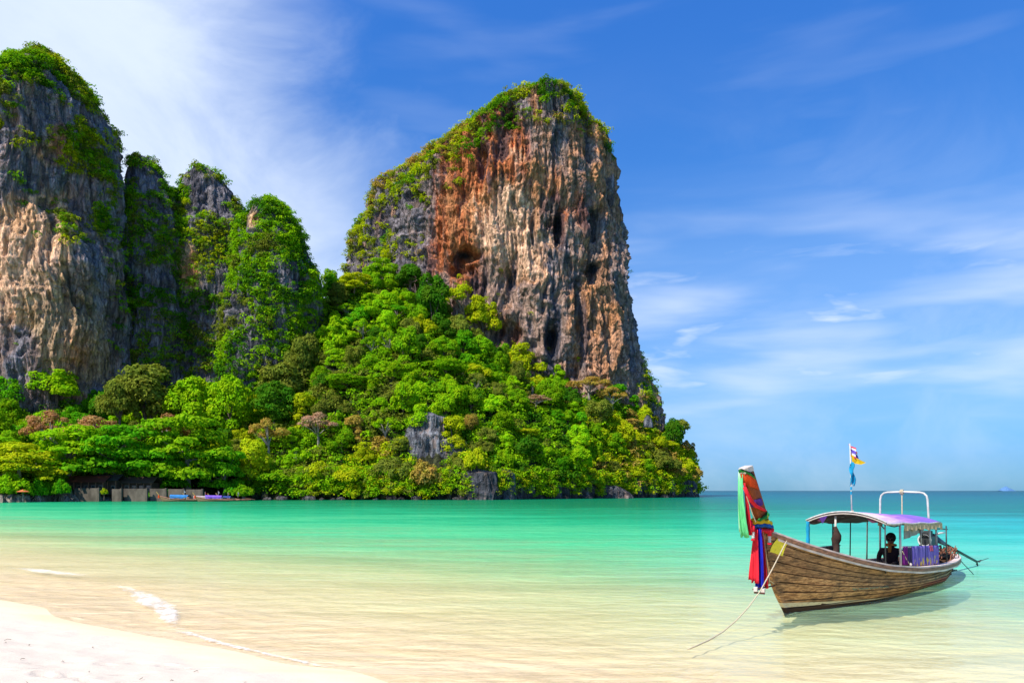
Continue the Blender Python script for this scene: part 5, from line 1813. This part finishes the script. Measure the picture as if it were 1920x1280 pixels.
def fig_mat():
    m = bpy.data.materials.new('boatman_body')
    m.use_nodes = True
    q = NG(m.node_tree); b = q.n['Principled BSDF']
    o_ = q.node('ShaderNodeTexCoord').outputs['Object']
    x, y, z = q.xyz(o_)
    hand_ = q.m('MULTIPLY', q.smooth(x, -0.30, -0.33), q.smooth(z, 0.40, 0.36))
    face = q.m('MULTIPLY', q.smooth(z, 0.665, 0.68), 1.0)
    f = q.m('MAXIMUM', hand_, face)
    n = q.noise(o_, 8, 3, 0.6)
    c = q.mix(f, q.mix(n, (0.012, 0.008, 0.012), (0.045, 0.012, 0.014)), (0.22, 0.115, 0.07))
    q.l.new(c, b.inputs['Base Color']); b.inputs['Roughness'].default_value = 0.85
    return m


J = [(0, 0, 0.08, 0.155, 0.125), (-0.01, 0, 0.26, 0.14, 0.11), (-0.02, 0, 0.44, 0.17, 0.115), (-0.02, 0, 0.55, 0.10, 0.08), (-0.03, 0, 0.64, 0.055), (-0.045, 0, 0.72, 0.075, 0.085), (-0.045, 0, 0.82, 0.072, 0.085), (-0.04, 0, 0.88, 0.045)]
E = [(i, i + 1) for i in range(7)]
for s in (-1, 1):
    b0 = len(J)
    J += [(-0.02, s * 0.19, 0.49, 0.075), (-0.02, s * 0.245, 0.34, 0.058), (-0.08, s * 0.25, 0.22, 0.048), (-0.22, s * 0.17, 0.20, 0.040), (-0.32, s * 0.10, 0.21, 0.030), (-0.37, s * 0.08, 0.20, 0.032)]
    E += [(2, b0)] + [(b0 + k, b0 + k + 1) for k in range(5)]
    hb = b0 + 5
    for k in range(5):
        f0 = len(J)
        yy = s * (0.08 + (k - 2) * 0.018 * -1)
        ln = (0.07, 0.08, 0.085, 0.078, 0.06)[k]
        J += [(-0.40, yy, 0.195, 0.0095), (-0.40 - ln * 0.5, yy, 0.185, 0.009), (-0.40 - ln * 0.8, yy, 0.16, 0.008)]
        E += [(hb, f0), (f0, f0 + 1), (f0 + 1, f0 + 2)]
    l0 = len(J)
    J += [(-0.06, s * 0.10, 0.08, 0.095), (-0.28, s * 0.14, 0.12, 0.078), (-0.42, s * 0.15, 0.08, 0.062), (-0.44, s * 0.14, -0.12, 0.05), (-0.44, s * 0.13, -0.29, 0.038), (-0.50, s * 0.13, -0.33, 0.036), (-0.60, s * 0.14, -0.34, 0.026)]
    E += [(0, l0)] + [(l0 + k, l0 + k + 1) for k in range(6)]
man = skin_figure('person', J, E, 0, fig_mat())
XM, YM = 5.75, -0.10
man.location = (BX + AX[0] * XM - AX[1] * YM, BY + AX[1] * XM + AX[0] * YM, 0.50)
man.rotation_euler = (0, 0, HEAD + 0.25)
man.scale = (1.05, 1.15, 1.05)
tag(man, 'person in dark clothes and hood with orange scarf sitting under the boat canopy', 'person')
hood = MB().ball((0, 0, 0), 0.118, 14, 10, (1.0, 0.95, 1.15))
hd = hood.build('hood', M_BLACK, man, smooth=True); hd.location = (-0.02, 0, 0.81)
MB().tube([(-0.10 * math.cos(a) - 0.03, 0.10 * math.sin(a), 0.625 + 0.02 * math.cos(a)) for a in np.linspace(0, 2 * PI, 15)], 0.035, 7).add([(-0.13, -0.03, 0.63), (-0.14, 0.05, 0.63), (-0.18, 0.05, 0.45), (-0.18, -0.02, 0.45)], [(0, 1, 2, 3)]).build('scarf', cloth('apricot', (0.75, 0.30, 0.08)), man, smooth=True)
fc = MB().ball((-0.128, 0, 0.775), 0.016, 6, 5, (1.2, 0.8, 1.4)).build('nose', M_SKIN, man, smooth=True)
for s in (-1, 1):
    MB().ball((-0.121, s * 0.032, 0.80), 0.010, 6, 5).build('eye', M_WHITE, man, smooth=True)
MB().ball((-0.118, 0, 0.735), 0.014, 6, 5, (0.6, 1.6, 0.5)).build('mouth', mat('lips', (0.2, 0.06, 0.05)), man, smooth=True)


# ------------------------------------------------------------------ far moored boats
def small_boat(px, Yd, rz, can, label, length=9.0, canopy=True, seed=0):
    x0 = (px - 960) / F * Yd
    r = empty('moored_boat', (x0, Yd, 0.0), rz)
    tag(r, label, 'boat', 'longtail boats moored by the far shore')
    k = length / 12.38
    h = MB()
    for s in (-1, 1):
        h.sheet(lambda i, j: tuple(c * k for c in hull_pt(i, j * 0.9, s, 0)), 20, 6)
    h.build('hull', mat('far_hull', (0.30, 0.19, 0.10), 0.8, vary=0.5), r)
    MB().tube([(-0.6 * k, 0, 1.2 * k), (-1.0 * k, 0, 1.8 * k), (-1.9 * k, 0, 3.1 * k)], [0.16, 0.15, 0.12], 6).build('prow_post', mat('far_prow', (0.42, 0.27, 0.09), 0.7), r)
    MB().tube([(-1.1 * k, -0.05, 2.0 * k), (-1.1 * k, -0.05, 1.1 * k)], [0.2, 0.26], 6).build('scarf', C_ORANGE if seed % 2 else C_YEL, r)
    rail_ = MB()
    for s in (-1, 1):
        rail_.tube([tuple(c * k for c in hull_pt(i / 12, 0, s, 0.03)) for i in range(13)], 0.06, 5)
    rail_.build('gunwale', mat('far_rail', (0.45, 0.20, 0.12), 0.7), r)
    if canopy:
        MB().sheet(lambda i, j: ((2.4 + 5.4 * i) * k, (-1.05 + 2.1 * j) * k, (2.15 - 0.5 * (2 * j - 1) ** 2 - 0.15 * i) * k), 8, 8).build('canopy', can, r, solid=0.05)
        MB().sheet(lambda i, j: ((2.6 + 5.0 * i) * k, -1.02 * k, (1.62 - 0.55 * j - 0.1 * math.sin(i * 12)) * k), 10, 3).build('side_cloth', can, r, solid=0.03)
        for (xx, yy) in ((2.5, -1), (2.5, 1), (7.6, -1), (7.6, 1), (5, -1), (5, 1)):
            MB().tube([(xx * k, yy * k, 0.5), (xx * k, yy * k, 1.7 * k)], 0.035, 5).build('post', M_WHITE, r)
    fp = MB().tube([(6.5 * k, 0, 1.5 * k), (6.5 * k, 0, 3.6 * k)], 0.04, 5).build('flag_pole', M_WHITE, r)
    MB().add([(6.5 * k, 0, 3.5 * k), (6.5 * k, 0, 2.7 * k), (6.95 * k, 0.1, 2.9 * k)], [(0, 1, 2)]).build('flag', C_WHITE if seed % 2 else C_RED, fp, solid=0.03)
    MB().box((8.6 * k, 0, 1.1 * k), (0.7, 0.4, 0.4)).build('engine', M_DARK, r)
    MB().tube([(9 * k, 0, 1.2 * k), (13 * k, 0, 0.3)], 0.05, 5).build('tail_shaft', M_RAIL, r)
    return r


FB = mat('far_blue', (0.03, 0.22, 0.55), 0.7, vary=0.4, nscale=1.5); FV = mat('far_violet', (0.22, 0.10, 0.60), 0.7, vary=0.4, nscale=1.5)
FD = mat('far_navy', (0.03, 0.06, 0.28), 0.7, vary=0.4, nscale=1.5); FW = mat('far_grey', (0.42, 0.36, 0.34), 0.7, vary=0.4, nscale=1.5)
small_boat(305, 180, 0.10, FB, 'moored longtail boat with bright blue canopy, leftmost of the far boats', 9.5, True, 1)
small_boat(352, 184, 0.05, FW, 'moored boat with pinkish grey cover between the blue and violet canopies', 8.0, True, 2)
small_boat(372, 180, 0.12, FV, 'moored longtail boat with violet canopy at the far shore', 8.8, True, 3)
small_boat(398, 188, 0.02, FD, 'moored longtail boat with navy canopy just right of the violet one', 7.5, True, 4)
small_boat(414, 190, 0.15, FW, 'open brown boat at the right end of the far moored row', 8.0, False, 5)

# ------------------------------------------------------------------ shore wall and buildings on the left
def gpt(px, Y):
    return (px - 960) / F * Y


MW = mat('shaded_stained_render', (0.17, 0.135, 0.10), 0.9, vary=0.55, nscale=0.6, stretch=(1, 1, 0.5), bump=0.3, bdist=0.05)  # stains by noise; base tone darkened for the shade under the trees
wl = empty('shore_wall', (gpt(190, 178), 178, 0))
tag(wl, 'stained pale concrete retaining wall behind the left shore', 'wall')
X0, X1 = gpt(78, 176), gpt(310, 184)
segs = [(78, 100), (101, 133), (136, 186), (207, 228), (229, 276), (278, 312), (313, 345), (346, 380)]
for i, (a, b_) in enumerate(segs):
    xa, xb = gpt(a, 177 + i * 1.6), gpt(b_, 178 + i * 1.6)
    hh = (2.3, 2.6, 3.2, 3.0, 3.1, 3.1, 3.0, 2.9)[i]
    MB().box(((xa + xb) / 2 - gpt(190, 178), -0.2 + i * 1.6, hh / 2 - 0.6), (xb - xa - 0.12, 0.5, hh + 1.2)).build('wall_panel', MW, wl, bevel=0.04)
    MB().box((xb - gpt(190, 178), -0.1 + i * 1.6, hh / 2 - 0.5), (0.35, 0.7, hh + 1.3)).build('pier', MW, wl, bevel=0.04)
for (a, w_, Yb, hgt, rf, lb) in ((170, 9.0, 187, 3.2, (0.16, 0.045, 0.03), 'low wooden beach house with dull red roof above the shore wall'),
                               (205, 6.0, 189, 3.6, (0.06, 0.05, 0.05), 'dark roofed bungalow half hidden by trees beside the red roofed house'),
                               (252, 11.0, 191, 3.0, (0.10, 0.06, 0.045), 'long open fronted hut with brown roof behind the right part of wall')):
    xx = gpt(a, Yb)
    hb = empty('beach_house', (xx, Yb, 1.6)); tag(hb, lb, 'house', 'houses behind the shore wall')
    mwall = mat('dark_boards', (0.09, 0.05, 0.035), 0.85, vary=0.5)
    MB().box((0, 0, hgt / 2), (w_, 4, hgt)).build('wall', mwall, hb)
    mr = mat('roof_%d' % a, rf, 0.8, vary=0.4)
    MB().add([(-w_ / 2 - .5, -2.8, hgt - .1), (w_ / 2 + .5, -2.8, hgt - .1), (w_ / 2 + .5, 0, hgt + 1.5), (-w_ / 2 - .5, 0, hgt + 1.5)], [(0, 1, 2, 3)]).add([(-w_ / 2 - .5, 2.8, hgt - .1), (w_ / 2 + .5, 2.8, hgt - .1), (w_ / 2 + .5, 0, hgt + 1.5), (-w_ / 2 - .5, 0, hgt + 1.5)], [(3, 2, 1, 0)]).build('roof', mr, hb, solid=0.12)
    nwin = int(w_ / 1.7)
    for k in range(nwin):
        cx_ = -w_ / 2 + (k + 0.5) * w_ / nwin
        fr_ = MB().box((cx_, -2.03, 1.7), (0.95, 0.08, 1.2)).build('window', mat('window_frame', (0.35, 0.28, 0.22), 0.7), hb)
        MB().box((cx_, -2.08, 1.7), (0.78, 0.04, 1.02)).build('pane', mat('dark_glass', (0.02, 0.025, 0.03), 0.15, spec=0.6), fr_)
    for k in range(nwin + 1):
        cx_ = -w_ / 2 + k * w_ / nwin
        MB().box((cx_, -2.6, hgt / 2 - 0.1), (0.14, 0.14, hgt - 0.1)).build('post', M_RAIL, hb)
# leafy shrubs against the wall
for (px_, top_, w2, Y_, c_, lb) in ((118, 893, 40, 175.5, G_EMER, 'green shrub spilling over the left part of the shore wall'), (30, 880, 90, 172, G_BRIGHT, 'bright green shrub at the far left of the shore'),
                                 (75, 893, 50, 174, G_EMER, 'emerald shrub beside the orange parasol'), (195, 913, 16, 178.5, G_YEL, 'small pale green plant in the gap of the wall'),
                                 (455, 905, 50, 200, G_MID, 'green shrub just right of the moored boats')):
    put_tree(px_, top_, w2, Y_, 'bush', int(px_) % 2, c_, lb, 'shrub', cat='shrub', z0=0.5)
# orange parasol with a person under it is only a few pixels: build parasol with pole and canopy
pr = empty('beach_parasol', (gpt(43, 168), 168, 0.2)); tag(pr, 'small orange parasol on the sand at the far left shore', 'parasol')
MB().tube([(0, 0, 0), (0, 0, 2.5)], 0.04, 6).build('pole', M_WHITE, pr)
m = MB(); vv = [(0, 0, 2.7)] + [(1.3 * math.cos(2 * PI * k / 10), 1.3 * math.sin(2 * PI * k / 10), 2.15) for k in range(10)]
m.add(vv, [(0, 1 + k, 1 + (k + 1) % 10) for k in range(10)]).build('parasol_cloth', mat('orange_cloth', (0.62, 0.16, 0.05)), pr, solid=0.03)

# boulders along the dark foot of the headland
def boulder(loc, r, seed):
    d = np.random.default_rng(seed)
    m = MB().ball((0, 0, 0), 1, 12, 8)
    V = np.array(m.v); n = fbm(V + seed * 3, (1.4,) * 3, 3)
    V = V * (1 + 0.45 * n)[:, None] * np.array(r)
    return V, m.f


rb = np.random.default_rng(77)
brs = []
for k in range(26):
    px_ = rb.uniform(470, 1300)
    ys_ = float(np.interp(px_, TCOL[:, 0], TCOL[:, 1])) - rb.uniform(0.5, 2.2)
    r0 = rb.uniform(0.5, 1.5)
    V, f = boulder((0, 0, 0), (r0 * 1.3, r0, r0 * 0.8), k)
    cc = np.tile(rb.uniform(0.04, 0.12) * np.array([1, .93, .88]), (len(V), 1))
    me = bpy.data.meshes.new('boulder'); me.from_pydata([tuple(v) for v in V], [], f)
    at = me.color_attributes.new('Col', 'FLOAT_COLOR', 'POINT'); at.data.foreach_set('color', np.hstack([cc, np.ones((len(V), 1))]).astype(np.float32).ravel())
    o = link('boulder', me, None, ROCK, True); o.location = ((px_ - 960) / F * ys_, ys_, 0.1)
    lb = tree_label(px_, HOR + 14, 'big' if r0 > 1 else 'small', 'dark', 'wet', 'boulder')
    tag(o, lb, 'boulder', 'boulders along the foot of the headland')

# ------------------------------------------------------------------ foam of the small waves on the beach
def foam(name, label, pts, widths, seed):
    """a lumpy low ridge of froth following the points (photo column, row of the water surface)"""
    r = np.random.default_rng(seed)
    W = []
    for (a, b_) in pts:
        Y = CAMZ * F / (b_ - HOR)
        W.append(((a - 960) / F * Y, Y))
    W = np.array(W)
    t = np.linspace(0, len(W) - 1, 90)
    cx_ = np.interp(t, range(len(W)), W[:, 0]); cy_ = np.interp(t, range(len(W)), W[:, 1]); ww = np.interp(t, range(len(W)), widths)
    tx, ty = np.gradient(cx_), np.gradient(cy_)
    L = np.hypot(tx, ty); nx_, ny_ = -ty / L, tx / L
    V = []
    nv = 13
    for i in range(90):
        for j in range(nv):
            s_ = (j / (nv - 1) - 0.5) * 2
            x_ = cx_[i] + nx_[i] * ww[i] * s_ * 0.5; y_ = cy_[i] + ny_[i] * ww[i] * s_ * 0.5
            V.append((x_, y_, 0))
    V = np.array(V)
    n = fbm(V, (3, 3, 3), 3); n2 = fbm(V + 9, (11, 11, 11), 2)
    s_ = np.tile(np.linspace(-1, 1, nv), 90)
    V[:, 2] = 0.012 + 0.012 * (1 - s_ ** 2) + 0.008 * n + 0.005 * n2
    V[:, 2] += beach_z(V[:, 0], V[:, 1]).clip(0, None)
    tt_ = np.repeat(np.linspace(0, 1, 90), nv)
    thick = np.clip((1 - s_ ** 2) * np.minimum(tt_, 1 - tt_) ** 0.5 * 1.9, 0, 1)
    me = np_mesh(name, V, grid_faces(nv, 90), np.stack([thick] * 3, 1))
    m = bpy.data.materials.new('sea_foam'); m.use_nodes = True
    q = NG(m.node_tree); b = q.n['Principled BSDF']; b.inputs['Base Color'].default_value = (0.82, 0.80, 0.78, 1); b.inputs['Roughness'].default_value = 0.9
    a_ = q.node('ShaderNodeAttribute'); a_.attribute_name = 'Col'
    pos = q.node('ShaderNodeNewGeometry').outputs['Position']
    k_ = q.m('ADD', q.xyz(a_.outputs['Color'])[0], q.m('ADD', q.m('MULTIPLY', q.m('SUBTRACT', q.noise(pos, 9, 6, 0.75), 0.5), 2.4), q.m('MULTIPLY', q.m('SUBTRACT', q.noise(pos, 1.2, 3, 0.6), 0.5), 1.4)))
    q.put(b.inputs['Alpha'], q.smooth(k_, 0.45, 1.4, 0, 0.7))
    o = link(name, me, None, m, True)
    tag(o, label, 'foam', kind='stuff')


foam('wave_foam', 'thin white line of foam on a small wave near the left edge', [(12, 1064), (50, 1067), (90, 1072), (140, 1077), (165, 1079)], [0.3, 0.7, 0.8, 0.6, 0.3], 1)
foam('wave_foam', 'spreading patch of white foam where the wave runs up the sand', [(205, 1096), (240, 1103), (268, 1118), (290, 1130), (308, 1142), (318, 1160), (332, 1180), (348, 1196)], [0.2, 0.45, 0.8, 0.9, 0.7, 0.5, 0.35, 0.25], 2)
foam('wave_foam', 'faint lacy swash line along the wet edge of the sand', [(330, 1172), (360, 1190), (420, 1208), (480, 1222), (560, 1240), (640, 1258)], [0.2, 0.25, 0.2, 0.15, 0.15, 0.1], 3)

# bits of twig, shell and dead leaf lying on the dry sand
r_ = np.random.default_rng(91)
m = MB()
for k in range(26):
    Y = r_.uniform(7.6, 12.5); X = -0.69 * Y * r_.uniform(0.35, 1.0)
    if float(shore_s(X, Y)[0]) > -1.2:
        continue
    zb = float(beach_z(X, Y)[0]) + 0.012
    a, l = r_.uniform(0, 6.28), r_.uniform(0.015, 0.055)
    m.tube([(X, Y, zb), (X + math.cos(a) * l, Y + math.sin(a) * l, zb + 0.012), (X + math.cos(a + .4) * 1.8 * l, Y + math.sin(a + .4) * 1.8 * l, zb)], 0.004, 4)
tag(m.build('beach_litter', mat('dead_twig', (0.26, 0.19, 0.13), 0.9, vary=0.6)), 'small twigs and shell bits scattered on the dry white sand', 'litter', kind='stuff')
